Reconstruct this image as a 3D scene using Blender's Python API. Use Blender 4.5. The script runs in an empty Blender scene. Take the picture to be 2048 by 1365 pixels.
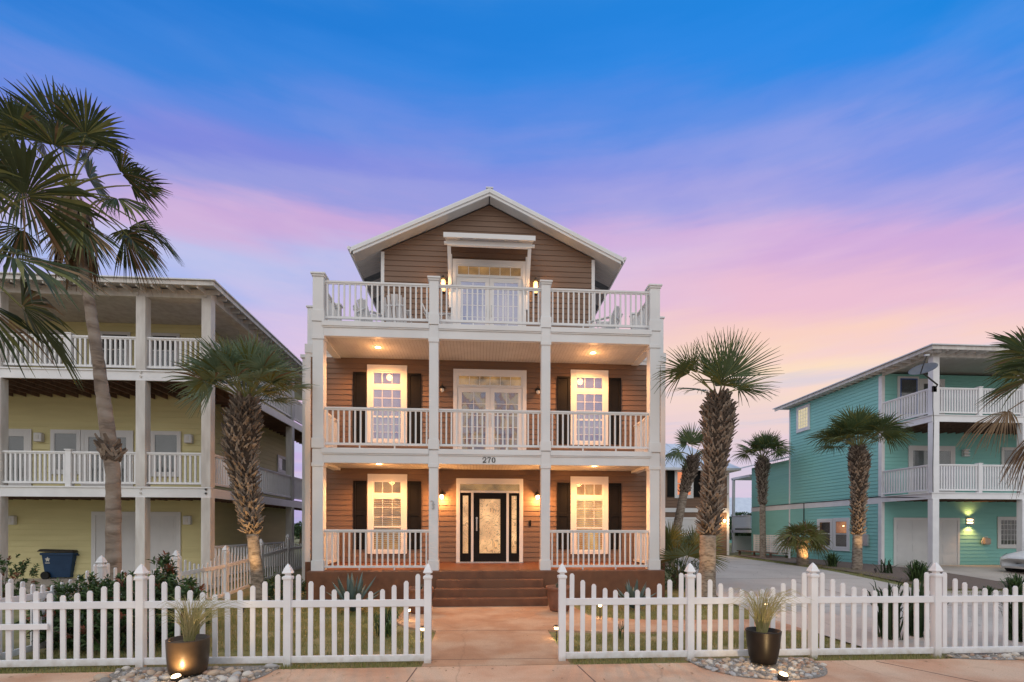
import bpy, math, random
from mathutils import Vector, Matrix, noise
random.seed(7)
SC = bpy.context.scene
COL = SC.collection
rnd = random.uniform
# ------------------------------------------------------------------ camera model (photo is 2048 x 1365)
TH = math.radians(3.83); F = 1000.0; HOR = 1059.0; EYE = 1.95; ROLL = 0.0023
ST, CT = math.sin(TH), math.cos(TH)
def un(px, py):
    dx, dy = px - 1024, py - HOR
    return (dx + ROLL * dy) / F, (dy - ROLL * dx) / F
def hx(px, Y, py=HOR):
    return Y * math.tan(TH + math.atan(un(px, py)[0]))
def hz(px, py, Y):
    d = hx(px, Y, py) * ST + Y * CT
    return EYE - un(px, py)[1] * d
def gp(px, py, z=0.0):
    a, b = un(px, py); d = (EYE - z) / b; u = a * d
    return u * CT + d * ST, d * CT - u * ST
def xd(px, d):
    u = (px - 1024) / F * d
    return u * CT + d * ST, d * CT - u * ST
def sm(t):
    t = max(0.0, min(1.0, t)); return t * t * (3 - 2 * t)
def gz(y):
    return 0.35 * sm((y - 12.9) / 7.5)
# ------------------------------------------------------------------ objects
ORG = {}
def V3(p): return Vector((p[0], p[1], p[2]))
def tag(o, label=None, cat=None, group=None, kind=None):
    if label: o['label'] = label
    if cat: o['category'] = cat
    if group: o['group'] = group
    if kind: o['kind'] = kind
    return o
def thing(name, label, cat, loc=(0, 0, 0), group=None):
    o = bpy.data.objects.new(name, None); COL.objects.link(o)
    o.empty_display_size = .2; o.location = loc; ORG[o.name] = V3(loc)
    return tag(o, label, cat, group)
def link(name, data, parent=None, loc=(0, 0, 0)):
    o = bpy.data.objects.new(name, data); COL.objects.link(o)
    if parent is not None:
        o.parent = parent; o.location = V3(loc) - ORG[parent.name]
    else: o.location = loc
    ORG[o.name] = V3(loc)
    return o
class MB:
    def __init__(s, tf=None): s.v = []; s.f = []; s.m = []; s.tf = tf
    def add(s, vs, fs, m=0):
        b = len(s.v)
        if s.tf: vs = [s.tf(*p) for p in vs]
        s.v += [tuple(p) for p in vs]
        s.f += [tuple(b + i for i in f) for f in fs]; s.m += [m] * len(fs)
        return s
    def box(s, x0, x1, y0, y1, z0, z1, m=0):
        return s.add([(x0,y0,z0),(x1,y0,z0),(x1,y1,z0),(x0,y1,z0),(x0,y0,z1),(x1,y0,z1),(x1,y1,z1),(x0,y1,z1)],
              [(0,3,2,1),(4,5,6,7),(0,1,5,4),(1,2,6,5),(2,3,7,6),(3,0,4,7)], m)
    def bar(s, p, q, a, b, m=0, up=(0,0,1), a2=None, b2=None):
        p, q = V3(p), V3(q); d = (q - p).normalized(); u = V3(up)
        if abs(d.dot(u)) > .98: u = Vector((0, 1, 0))
        l = d.cross(u).normalized(); u = l.cross(d)
        a2 = a if a2 is None else a2; b2 = b if b2 is None else b2
        vs = [p - l*a/2 - u*b/2, p + l*a/2 - u*b/2, p + l*a/2 + u*b/2, p - l*a/2 + u*b/2,
              q - l*a2/2 - u*b2/2, q + l*a2/2 - u*b2/2, q + l*a2/2 + u*b2/2, q - l*a2/2 + u*b2/2]
        return s.add(vs, [(0,3,2,1),(4,5,6,7),(0,1,5,4),(1,2,6,5),(2,3,7,6),(3,0,4,7)], m)
    def tube(s, pts, rr, n=8, m=0, caps=True):
        pts = [V3(p) for p in pts]
        if not hasattr(rr, '__len__'): rr = [rr] * len(pts)
        vs = []; fs = []; ref = None
        for i, p in enumerate(pts):
            d = (pts[min(i+1, len(pts)-1)] - pts[max(i-1, 0)]).normalized()
            if ref is None: ref = Vector((0, 0, 1)) if abs(d.z) < .9 else Vector((1, 0, 0))
            l = d.cross(ref).normalized(); ref = l.cross(d)
            for k in range(n):
                t = 2*math.pi*k/n; vs.append(p + (l*math.cos(t) + ref*math.sin(t))*rr[i])
        for i in range(len(pts)-1):
            for k in range(n):
                a = i*n+k; b = i*n+(k+1) % n; fs.append((a, b, b+n, a+n))
        if caps: fs.append(tuple(range(n-1, -1, -1))); fs.append(tuple(range((len(pts)-1)*n, len(pts)*n)))
        return s.add(vs, fs, m)
    def lathe(s, prof, c=(0,0,0), n=20, m=0):
        vs = []; fs = []
        for r, z in prof:
            for k in range(n):
                t = 2*math.pi*k/n; vs.append((c[0]+r*math.cos(t), c[1]+r*math.sin(t), c[2]+z))
        for i in range(len(prof)-1):
            for k in range(n):
                a = i*n+k; b = i*n+(k+1) % n; fs.append((a, b, b+n, a+n))
        fs.append(tuple(range(n-1, -1, -1))); fs.append(tuple(range((len(prof)-1)*n, len(prof)*n)))
        return s.add(vs, fs, m)
    def ring(s, x0, x1, z0, z1, w, y0, y1, m=0, wt=None, wb=None):   # rectangular frame, butt joined
        wt = w if wt is None else wt; wb = w if wb is None else wb
        s.box(x0, x0+w, y0, y1, z0, z1, m); s.box(x1-w, x1, y0, y1, z0, z1, m)
        s.box(x0+w, x1-w, y0, y1, z1-wt, z1, m)
        if wb: s.box(x0+w, x1-w, y0, y1, z0, z0+wb, m)
        return s
    def build(s, name, mats, parent=None, loc=None, smooth=False, bevel=0):
        org = ORG[parent.name] if parent is not None else V3(loc or (0, 0, 0))
        me = bpy.data.meshes.new(name)
        me.from_pydata([(p[0]-org.x, p[1]-org.y, p[2]-org.z) for p in s.v], [], s.f)
        for mt in (mats if isinstance(mats, (list, tuple)) else [mats]): me.materials.append(mt)
        me.polygons.foreach_set('material_index', s.m)
        if smooth: me.polygons.foreach_set('use_smooth', [True]*len(s.f))
        me.update()
        o = bpy.data.objects.new(name, me); COL.objects.link(o)
        if parent is not None: o.parent = parent
        else: o.location = org
        ORG[o.name] = org.copy()
        if bevel:
            b = o.modifiers.new('bevel', 'BEVEL'); b.width = bevel; b.segments = 2; b.limit_method = 'ANGLE'
        return o
def front(Y):                      # face coordinates (u, out, z) on a wall that looks at the street
    return lambda u, o, z: (u, Y - o, z)
def side(X):                       # on a wall that looks towards -X; u runs along Y
    return lambda u, o, z: (X - o, u, z)
# ------------------------------------------------------------------ materials
def new_mat(name):
    m = bpy.data.materials.new(name); m.use_nodes = True
    nt = m.node_tree; b = nt.nodes['Principled BSDF']
    return m, nt, b
def mat(name, c1, c2=None, sc=3.0, rough=.6, bump=0, bsc=40, stretch=(1,1,1), spec=.4, detail=4, metal=0, lo=.35, hi=.65, trans=0, c3=None, sc3=.6):
    m, nt, b = new_mat(name); L = nt.links; N = nt.nodes
    b.inputs['Roughness'].default_value = rough; b.inputs['Metallic'].default_value = metal
    b.inputs['Specular IOR Level'].default_value = spec
    tc = N.new('ShaderNodeTexCoord'); mp = N.new('ShaderNodeMapping'); mp.inputs['Scale'].default_value = stretch
    L.new(tc.outputs['Object'], mp.inputs['Vector'])
    b.inputs['Base Color'].default_value = (*c1, 1)
    if c2:
        n = N.new('ShaderNodeTexNoise'); n.inputs['Scale'].default_value = sc; n.inputs['Detail'].default_value = detail
        L.new(mp.outputs[0], n.inputs['Vector'])
        r = N.new('ShaderNodeValToRGB'); r.color_ramp.elements[0].position = lo; r.color_ramp.elements[1].position = hi
        r.color_ramp.elements[0].color = (*c1, 1); r.color_ramp.elements[1].color = (*c2, 1)
        L.new(n.outputs['Fac'], r.inputs['Fac']); out = r.outputs['Color']
        if c3:
            n3 = N.new('ShaderNodeTexNoise'); n3.inputs['Scale'].default_value = sc3; n3.inputs['Detail'].default_value = 6
            L.new(mp.outputs[0], n3.inputs['Vector'])
            r3 = N.new('ShaderNodeValToRGB'); r3.color_ramp.elements[0].position = .42; r3.color_ramp.elements[1].position = .62
            L.new(n3.outputs['Fac'], r3.inputs['Fac'])
            mx = N.new('ShaderNodeMixRGB'); mx.inputs[2].default_value = (*c3, 1)
            L.new(r3.outputs['Color'], mx.inputs[0]); L.new(out, mx.inputs[1]); out = mx.outputs[0]
        L.new(out, b.inputs['Base Color'])
    if bump:
        n2 = N.new('ShaderNodeTexNoise'); n2.inputs['Scale'].default_value = bsc; n2.inputs['Detail'].default_value = 5
        L.new(mp.outputs[0], n2.inputs['Vector'])
        bp = N.new('ShaderNodeBump'); bp.inputs['Strength'].default_value = bump; bp.inputs['Distance'].default_value = .02
        L.new(n2.outputs['Fac'], bp.inputs['Height']); L.new(bp.outputs[0], b.inputs['Normal'])
    if trans:
        t = N.new('ShaderNodeBsdfTranslucent'); mixs = N.new('ShaderNodeMixShader'); mixs.inputs[0].default_value = trans
        if c2: L.new(out, t.inputs['Color'])
        else: t.inputs['Color'].default_value = (*c1, 1)
        L.new(b.outputs[0], mixs.inputs[1]); L.new(t.outputs[0], mixs.inputs[2])
        L.new(mixs.outputs[0], N['Material Output'].inputs['Surface'])
    return m
def emit(name, c, s):
    m, nt, b = new_mat(name)
    b.inputs['Base Color'].default_value = (*c, 1); b.inputs['Emission Color'].default_value = (*c, 1)
    b.inputs['Emission Strength'].default_value = s
    return m
def lit(name, c1, c2, s1, sc=2.0, stretch=(1,1,1), lo=.35, hi=.65):   # glowing panel behind a window: lit rooms, plus one painted sky reflection
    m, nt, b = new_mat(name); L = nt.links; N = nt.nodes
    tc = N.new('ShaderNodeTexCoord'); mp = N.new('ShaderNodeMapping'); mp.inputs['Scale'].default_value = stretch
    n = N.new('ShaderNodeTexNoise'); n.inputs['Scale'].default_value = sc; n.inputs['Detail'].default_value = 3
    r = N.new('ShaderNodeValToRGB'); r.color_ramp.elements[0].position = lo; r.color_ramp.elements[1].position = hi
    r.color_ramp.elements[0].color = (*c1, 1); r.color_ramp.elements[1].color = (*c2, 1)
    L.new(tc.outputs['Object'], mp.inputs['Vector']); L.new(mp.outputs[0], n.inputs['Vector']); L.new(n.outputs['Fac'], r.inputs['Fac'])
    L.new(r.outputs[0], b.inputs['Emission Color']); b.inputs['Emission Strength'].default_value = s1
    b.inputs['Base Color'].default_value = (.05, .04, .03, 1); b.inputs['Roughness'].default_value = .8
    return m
def glass(name, refl=.25, tint=(1, 1, 1), rough=.02, boost=.35):
    m, nt, b = new_mat(name); L = nt.links; N = nt.nodes
    t = N.new('ShaderNodeBsdfTransparent'); t.inputs['Color'].default_value = (*tint, 1)
    g = N.new('ShaderNodeBsdfGlossy'); g.inputs['Roughness'].default_value = rough
    fr = N.new('ShaderNodeLayerWeight'); fr.inputs['Blend'].default_value = .5
    pw = N.new('ShaderNodeMath'); pw.operation = 'POWER'; pw.inputs[1].default_value = 4; L.new(fr.outputs['Facing'], pw.inputs[0])
    ad = N.new('ShaderNodeMath'); ad.operation = 'MULTIPLY_ADD'; ad.use_clamp = True; ad.inputs[1].default_value = .6; ad.inputs[2].default_value = refl*.5
    L.new(pw.outputs[0], ad.inputs[0])
    mx = N.new('ShaderNodeMixShader'); L.new(ad.outputs[0], mx.inputs[0]); L.new(t.outputs[0], mx.inputs[1]); L.new(g.outputs[0], mx.inputs[2])
    L.new(mx.outputs[0], N['Material Output'].inputs['Surface'])
    return m
M = {}
M['white'] = mat('white_paint', (.76,.76,.76), (.68,.68,.685), 1.3, .45, .06, 60, c3=(.72,.71,.70))
M['vinyl'] = mat('white_vinyl', (.83,.83,.84), (.76,.76,.77), 2.2, .35, .03, 25)
M['weather'] = mat('weathered_white_wood', (.72,.70,.67), (.58,.55,.52), 5, .7, .15, 40, (1,1,.25))
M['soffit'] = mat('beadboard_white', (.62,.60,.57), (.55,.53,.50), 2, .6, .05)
M['brown'] = mat('brown_siding', (.212,.132,.088), (.178,.108,.072), 2.5, .6, .12, 70, (.25,.25,3), c3=(.197,.122,.083))
M['yellow'] = mat('yellow_siding', (.76,.69,.37), (.68,.615,.32), 1.6, .65, .1, 70, (.3,.3,2))
M['teal'] = mat('teal_siding', (.285,.63,.575), (.25,.575,.525), 1.5, .6, .1, 70, (.3,.3,2), c3=(.265,.60,.55))
M['black'] = mat('black_shutter_paint', (.0045,.004,.004), (.007,.006,.006), 6, .55, .04, spec=.2)
M['iron'] = mat('dark_iron', (.02,.018,.016), (.04,.035,.03), 10, .45, .1)
M['metal'] = mat('galvanised_metal', (.55,.56,.57), (.45,.46,.47), 3, .4, 0, metal=.6)
M['roofm'] = mat('pale_metal_roof', (.72,.74,.77), (.64,.66,.7), 2, .4, .05, metal=.1)
M['shingle'] = mat('grey_roof', (.32,.32,.33), (.24,.24,.25), 8, .8, .3, 60)
M['stain'] = mat('stained_concrete', (.205,.082,.040), (.125,.05,.026), 3.5, .5, .18, 30, c3=(.165,.072,.038), sc3=1.5)
M['walk'] = mat('terracotta_concrete', (.48,.285,.172), (.39,.215,.125), 1.6, .75, .35, 45, c3=(.53,.37,.25), sc3=1.1, detail=8)
M['walk2'] = mat('terracotta_pavement', (.66,.375,.235), (.53,.285,.17), 1.1, .8, .35, 40, c3=(.70,.48,.33), sc3=1.0, detail=8)
def concrete(m, dark):
    nt = m.node_tree; L = nt.links; N = nt.nodes; b = N['Principled BSDF']; src = b.inputs['Base Color'].links[0].from_socket
    tc = N.new('ShaderNodeTexCoord'); v = N.new('ShaderNodeTexVoronoi'); v.feature = 'DISTANCE_TO_EDGE'; v.inputs['Scale'].default_value = .42
    w = N.new('ShaderNodeTexNoise'); w.inputs['Scale'].default_value = 1.7; w.inputs['Detail'].default_value = 6
    ad = N.new('ShaderNodeMixRGB'); ad.inputs[0].default_value = .28; L.new(tc.outputs['Object'], ad.inputs[1]); L.new(tc.outputs['Object'], w.inputs['Vector']); L.new(w.outputs['Color'], ad.inputs[2]); L.new(ad.outputs[0], v.inputs['Vector'])
    r = N.new('ShaderNodeValToRGB'); r.color_ramp.elements[0].position = .0; r.color_ramp.elements[1].position = .006
    r.color_ramp.elements[0].color = (.5,.5,.5,1); r.color_ramp.elements[1].color = (0,0,0,1); L.new(v.outputs['Distance'], r.inputs['Fac'])
    g = N.new('ShaderNodeTexNoise'); g.inputs['Scale'].default_value = 55; g.inputs['Detail'].default_value = 3; L.new(tc.outputs['Object'], g.inputs['Vector'])
    gr = N.new('ShaderNodeValToRGB'); gr.color_ramp.elements[0].position = .36; gr.color_ramp.elements[1].position = .56; gr.color_ramp.elements[0].color = (.28,.28,.28,1); gr.color_ramp.elements[1].color = (0,0,0,1); L.new(g.outputs['Fac'], gr.inputs['Fac'])
    st = N.new('ShaderNodeTexNoise'); st.inputs['Scale'].default_value = 2.6; st.inputs['Detail'].default_value = 7; st.inputs['Roughness'].default_value = .7; L.new(tc.outputs['Object'], st.inputs['Vector'])
    sr = N.new('ShaderNodeValToRGB'); sr.color_ramp.elements[0].position = .52; sr.color_ramp.elements[1].position = .72; sr.color_ramp.elements[1].color = (.38,.38,.38,1); L.new(st.outputs['Fac'], sr.inputs['Fac'])
    m1 = N.new('ShaderNodeMath'); m1.operation = 'MAXIMUM'; L.new(r.outputs[0], m1.inputs[0]); L.new(gr.outputs[0], m1.inputs[1])
    m2 = N.new('ShaderNodeMath'); m2.operation = 'MAXIMUM'; L.new(m1.outputs[0], m2.inputs[0]); L.new(sr.outputs[0], m2.inputs[1])
    mx = N.new('ShaderNodeMixRGB'); L.new(m2.outputs[0], mx.inputs[0]); L.new(src, mx.inputs[1]); mx.inputs[2].default_value = (*dark, 1); L.new(mx.outputs[0], b.inputs['Base Color'])
concrete(M['walk'], (.25,.14,.085)); concrete(M['walk2'], (.30,.175,.115))
M['joint'] = mat('concrete_joint', (.17,.10,.075), None, rough=.9)
M['conc'] = mat('grey_concrete', (.56,.48,.41), (.48,.41,.35), .8, .8, .25, 50, c3=(.60,.53,.46), sc3=.35, detail=8); concrete(M['conc'], (.26,.225,.19))
M['soil'] = mat('soil', (.085,.065,.045), (.13,.10,.07), 9, .95, .5, 30)
M['turf'] = mat('turf', (.22,.215,.08), (.15,.165,.055), 3, .95, .5, 60, c3=(.30,.26,.13), sc3=1.2, detail=8)
M['grass'] = mat('grass_blades', (.24,.255,.075), (.36,.33,.14), 2.2, .8, 0, trans=.3)
M['drygrass'] = mat('straw', (.46,.38,.19), (.30,.28,.12), 5, .8, 0, trans=.3)
M['pebble'] = mat('pebble_grit', (.36,.32,.28), (.20,.175,.15), 30, .85, .8, 60)
STONE = [mat('stone_%s' % n, a, b, 14, .7, .25, 40) for n, a, b in (('tan',(.56,.43,.32),(.42,.32,.24)),('grey',(.50,.475,.46),(.36,.345,.335)),
    ('cream',(.70,.63,.55),(.58,.51,.44)),('rust',(.46,.30,.22),(.34,.22,.16)),('dark',(.30,.265,.24),(.21,.19,.17)))]
M['glaze'] = mat('bronze_glaze', (.012,.009,.007), (.02,.014,.011), 5, .40, .05, 20, spec=.3)
M['bronze'] = mat('bronze_pot_glaze', (.05,.032,.018), (.075,.048,.028), 5, .34, .05, 20, spec=.4)
M['terra'] = mat('terracotta_pot', (.25,.11,.065), (.16,.07,.042), 6, .7, .3, 25)
def dirty(m):       # splash dirt creeping up from the foot
    nt = m.node_tree; L = nt.links; N = nt.nodes; b = N['Principled BSDF']; src = b.inputs['Base Color'].links[0].from_socket
    tc = N.new('ShaderNodeTexCoord'); sp = N.new('ShaderNodeSeparateXYZ'); L.new(tc.outputs['Object'], sp.inputs[0])
    n = N.new('ShaderNodeTexNoise'); n.inputs['Scale'].default_value = 9; n.inputs['Detail'].default_value = 6; L.new(tc.outputs['Object'], n.inputs['Vector'])
    a = N.new('ShaderNodeMath'); a.operation = 'MULTIPLY_ADD'; a.inputs[1].default_value = -4.2; L.new(sp.outputs[2], a.inputs[0]); L.new(n.outputs['Fac'], a.inputs[2])
    r = N.new('ShaderNodeValToRGB'); r.color_ramp.elements[0].position = .02; r.color_ramp.elements[1].position = .62; L.new(a.outputs[0], r.inputs['Fac'])
    k = N.new('ShaderNodeMath'); k.operation = 'MULTIPLY'; k.inputs[1].default_value = .75; L.new(r.outputs[0], k.inputs[0])
    mx = N.new('ShaderNodeMixRGB'); L.new(k.outputs[0], mx.inputs[0]); L.new(src, mx.inputs[1]); mx.inputs[2].default_value = (.46,.38,.30,1); L.new(mx.outputs[0], b.inputs['Base Color'])
M['fence'] = mat('fence_vinyl', (.83,.83,.84), (.74,.74,.75), 2.2, .4, .03, 25); dirty(M['fence'])
M['frond_backlit'] = mat('palm_frond_backlit', (.065,.088,.032), (.038,.052,.018), 2.5, .5, 0, spec=.35, trans=.2)  # darker copy of the frond green, backlit shade put into its colour
M['frond'] = mat('palm_frond_green', (.105,.145,.055), (.065,.092,.034), 2.5, .5, 0, spec=.35, trans=.22)
M['frond2'] = mat('palm_frond_blue_green', (.21,.275,.165), (.135,.19,.11), 2.5, .5, 0, spec=.35, trans=.2)
M['frond3'] = mat('palm_frond_yellow', (.20,.19,.055), (.12,.135,.035), 3, .5, 0, trans=.22)
M['dead'] = mat('dead_frond', (.26,.165,.085), (.16,.10,.055), 5, .85, 0, trans=.1)
M['petiole'] = mat('petiole', (.16,.17,.05), (.22,.19,.07), 5, .5)
BOOT = [mat('boot_%d' % i, a, b, 12, .9, .4, 50) for i, (a, b) in enumerate((((.27,.215,.17),(.17,.13,.10)),((.38,.31,.25),(.25,.195,.15)),((.16,.125,.10),(.095,.072,.055))))]
M['bootcore'] = mat('boot_core', (.035,.024,.017), (.06,.042,.03), 15, .95, .5, 40)
M['trunk'] = mat('palm_trunk', (.30,.235,.18), (.15,.115,.085), 11, .9, .9, 25, (1,1,2.5), c3=(.36,.30,.24), sc3=5, lo=.42, hi=.58)
M['trunkg'] = mat('grey_palm_trunk', (.29,.225,.175), (.13,.092,.068), 6, .9, .9, 22, (.7,.7,2.0), c3=(.36,.30,.25), sc3=3, lo=.42, hi=.58)
M['leaf'] = mat('shrub_leaf', (.07,.125,.042), (.105,.175,.06), 4, .45, 0, trans=.2)
M['leafd'] = mat('shrub_leaf_dark', (.022,.045,.016), (.04,.07,.025), 4, .5, 0, trans=.15)
M['leafr'] = mat('shrub_red_tip', (.28,.085,.05), (.20,.075,.04), 5, .5, 0, trans=.2)
M['stem'] = mat('shrub_stem', (.12,.085,.055), (.18,.13,.085), 12, .9, .3)
M['agave'] = mat('agave_leaf', (.105,.15,.135), (.145,.195,.175), 4, .6)
M['underdeck'] = mat('brown_deck_underside', (.22,.14,.10), (.15,.092,.066), 3, .8, .2, 30, (.3,2,2))
M['gdoor'] = mat('garage_door_white', (.70,.70,.70), (.64,.64,.645), 1.5, .5, .03)
M['bin'] = mat('blue_bin_plastic', (.012,.045,.11), (.016,.055,.13), 5, .45, .05)
M['rubber'] = mat('rubber', (.015,.015,.015), None, rough=.8)
M['carp'] = mat('white_car_paint', (.90,.90,.91), None, rough=.3, spec=.4)
M['chrome'] = mat('alloy', (.55,.55,.57), None, rough=.25, metal=.9)
M['dkglass'] = mat('dark_glass', (.015,.017,.02), None, rough=.05, spec=.7)
M['slate'] = mat('window_shade', (.085,.095,.10), (.06,.068,.072), 1.5, .5, spec=.4)
M['greyshade'] = mat('drawn_shade', (.17,.19,.20), (.13,.15,.16), 1.2, .6)
M['blind'] = mat('white_blind', (.74,.73,.70), None, rough=.6, trans=.25)
M['glass'] = glass('window_glass', .10)
M['glassr'] = glass('reflective_window_glass', .13)
M['glassf'] = glass('door_glass', .05)
M['darkin'] = mat('dim_room', (.05,.045,.045), (.10,.09,.085), 2.0, .9)
M['warmbulb'] = emit('warm_bulb', (1.0,.62,.25), 14)
M['downbulb'] = emit('downlight_lens', (1.0,.72,.40), 18)
M['lantglass'] = emit('lantern_glass', (1.0,.55,.20), 2.6)
M['pathbulb'] = emit('path_light_lens', (1.0,.72,.38), 9)
M['frost'] = mat('frosted_white', (.7,.68,.62), None, rough=.4)
M['litroom'] = lit('lit_room', (.55,.20,.035), (1.0,.60,.20), .72, 2.2, (1,1,.6), .38, .6)
M['litdim'] = lit('half_lit_room', (.16,.09,.035), (.75,.40,.13), .55, 1.8)
M['litor'] = lit('orange_room', (1.0,.22,.06), (1.0,.33,.12), .85, 1.0)
M['litblock'] = lit('lit_glass_block', (.80,.72,.38), (1.0,.86,.50), .75, 9)
M['salon'] = lit('salon_interior', (.10,.105,.17), (.27,.23,.27), .62, 2.4, (1.3,1,.8))
cr = [n for n in M['salon'].node_tree.nodes if n.type == 'VALTORGB'][0].color_ramp
for p_, c_ in ((.44, (.16,.15,.22,1)), (.50, (.17,.06,.06,1)), (.54, (.36,.26,.14,1))): cr.elements.new(p_).color = c_
M['upper'] = lit('sky_reflection_glow', (.20,.23,.40), (.42,.40,.52), .75, 1.0)  # bluish glow painted in for the dusk sky mirrored in the panes
def etched():      # frosted glass with fine swirling cut lines, lit from the hall
    m, nt, b = new_mat('etched_door_glass'); L = nt.links; N = nt.nodes
    tc = N.new('ShaderNodeTexCoord')
    def tex(sc, det, dist=0):
        n = N.new('ShaderNodeTexNoise'); n.inputs['Scale'].default_value = sc; n.inputs['Detail'].default_value = det; n.inputs['Distortion'].default_value = dist
        L.new(tc.outputs['Object'], n.inputs['Vector']); return n.outputs['Fac']
    def rmp(f, st):
        r = N.new('ShaderNodeValToRGB'); e = r.color_ramp.elements
        while len(e) < len(st): e.new(.5)
        for q, (p, c) in zip(e, st): q.position = p; q.color = (*c, 1)
        L.new(f, r.inputs['Fac']); return r.outputs[0]
    mu = N.new('ShaderNodeMath'); mu.operation = 'MULTIPLY'; mu.inputs[1].default_value = 7.0; L.new(tex(2.6, 1.0, 1.6), mu.inputs[0])
    fr = N.new('ShaderNodeMath'); fr.operation = 'FRACT'; L.new(mu.outputs[0], fr.inputs[0])
    lines = rmp(fr.outputs[0], [(0, (1.5,1.3,1.0)), (.10, (1,1,1)), (.74, (.95,.95,.95)), (.87, (.30,.26,.22)), (1, (.7,.65,.6))])
    base = rmp(tex(1.5, 3), [(.3, (.22,.10,.04)), (.5, (.56,.30,.12)), (.7, (.88,.54,.24))])
    mx = N.new('ShaderNodeMixRGB'); mx.blend_type = 'MULTIPLY'; mx.inputs[0].default_value = 1
    L.new(base, mx.inputs[1]); L.new(lines, mx.inputs[2])
    L.new(mx.outputs[0], b.inputs['Emission Color']); b.inputs['Emission Strength'].default_value = 1.15
    b.inputs['Base Color'].default_value = (.25,.2,.15,1); b.inputs['Roughness'].default_value = .25
    return m
M['etched'] = etched()
# ------------------------------------------------------------------ lights, parented to the lamp that gives them
def point(parent, p, w, col=(1,.62,.3), r=.05):
    l = bpy.data.lights.new('lamp_light', 'POINT'); l.energy = w; l.color = col; l.shadow_soft_size = r
    o = link('lamp_light', l, parent, p); return o
def spot(parent, p, tgt, w, ang, col=(1,.62,.3), r=.04, blend=.6):
    l = bpy.data.lights.new('lamp_beam', 'SPOT'); l.energy = w; l.color = col; l.shadow_soft_size = r
    l.spot_size = math.radians(ang); l.spot_blend = blend
    o = link('lamp_beam', l, parent, p)
    o.rotation_euler = (V3(tgt) - V3(p)).to_track_quat('-Z', 'Y').to_euler()
    return o
# ------------------------------------------------------------------ shared building pieces
def siding(mb, u0, u1, z0, z1, expo=.16, lim=None, m=0):
    z = z0
    while z < z1 - .01:
        t = min(z + expo, z1)
        a0, a1, b0, b1 = u0, u1, u0, u1
        if lim:
            l = lim(z); a0, a1 = max(u0, l[0]), min(u1, l[1]); l = lim(t); b0, b1 = max(u0, l[0]), min(u1, l[1])
            if a1 - a0 < .02: break
            if b1 < b0: b0 = b1 = (b0+b1)/2
        zg = z+.023; mb.add([(a0,.0195,zg),(a1,.0195,zg),(b1,.006,t),(b0,.006,t),(a0,0,zg),(a1,0,zg),(a0,0,z),(a1,0,z)], [(0,1,2,3),(4,5,1,0),(6,7,5,4)], m)
        z = t
BAL = {}
def railing(parent, a, b, zb, zt, n, m, bw=.042, rw=.075, th=.045, label=None, name='railing'):
    a, b = Vector((a[0], a[1], 0)), Vector((b[0], b[1], 0)); d = (b - a); L = d.length; d.normalize()
    mb = MB()
    r = bpy.data.objects.new(name, None); COL.objects.link(r); r.parent = parent; ORG[r.name] = ORG[parent.name].copy(); r.empty_display_size = .1
    h = [zt-th-.036, zt-th, zt-th, zt]; n_ = Vector((-d.y, d.x, 0))
    vs = []; pr = [(-rw*.5, zt), (rw*.5, zt), (rw*.5, zt-th), (rw*.27, zt-th), (rw*.27, zt-th-.036), (-rw*.27, zt-th-.036), (-rw*.27, zt-th), (-rw*.5, zt-th)]
    for e in (a, b): vs += [e+n_*w+Vector((0,0,z)) for w, z in pr]
    mb.add(vs, [(0,1,2,3,4,5,6,7), (15,14,13,12,11,10,9,8)]+[(i, 8+i, 8+(i+1) % 8, (i+1) % 8) for i in range(8)])
    mb.build('top_rail', m, r)
    mb = MB(); mb.bar(a + Vector((0,0,zb+.03)), b + Vector((0,0,zb+.03)), rw*.8, .06); mb.build('bottom_rail', m, r)
    h0, h1 = zb+.06, zt-th-.04
    key = (round(h1-h0, 3), bw, m.name)
    if key not in BAL:
        q = MB(); q.box(-bw/2, bw/2, -bw/2, bw/2, 0, h1-h0)
        o = q.build('baluster', m); BAL[key] = o.data; bpy.data.objects.remove(o)
    for i in range(n):
        p = a + d*L*(i+.5)/n
        link('baluster', BAL[key], r, (p.x, p.y, h0))
    return r
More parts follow.
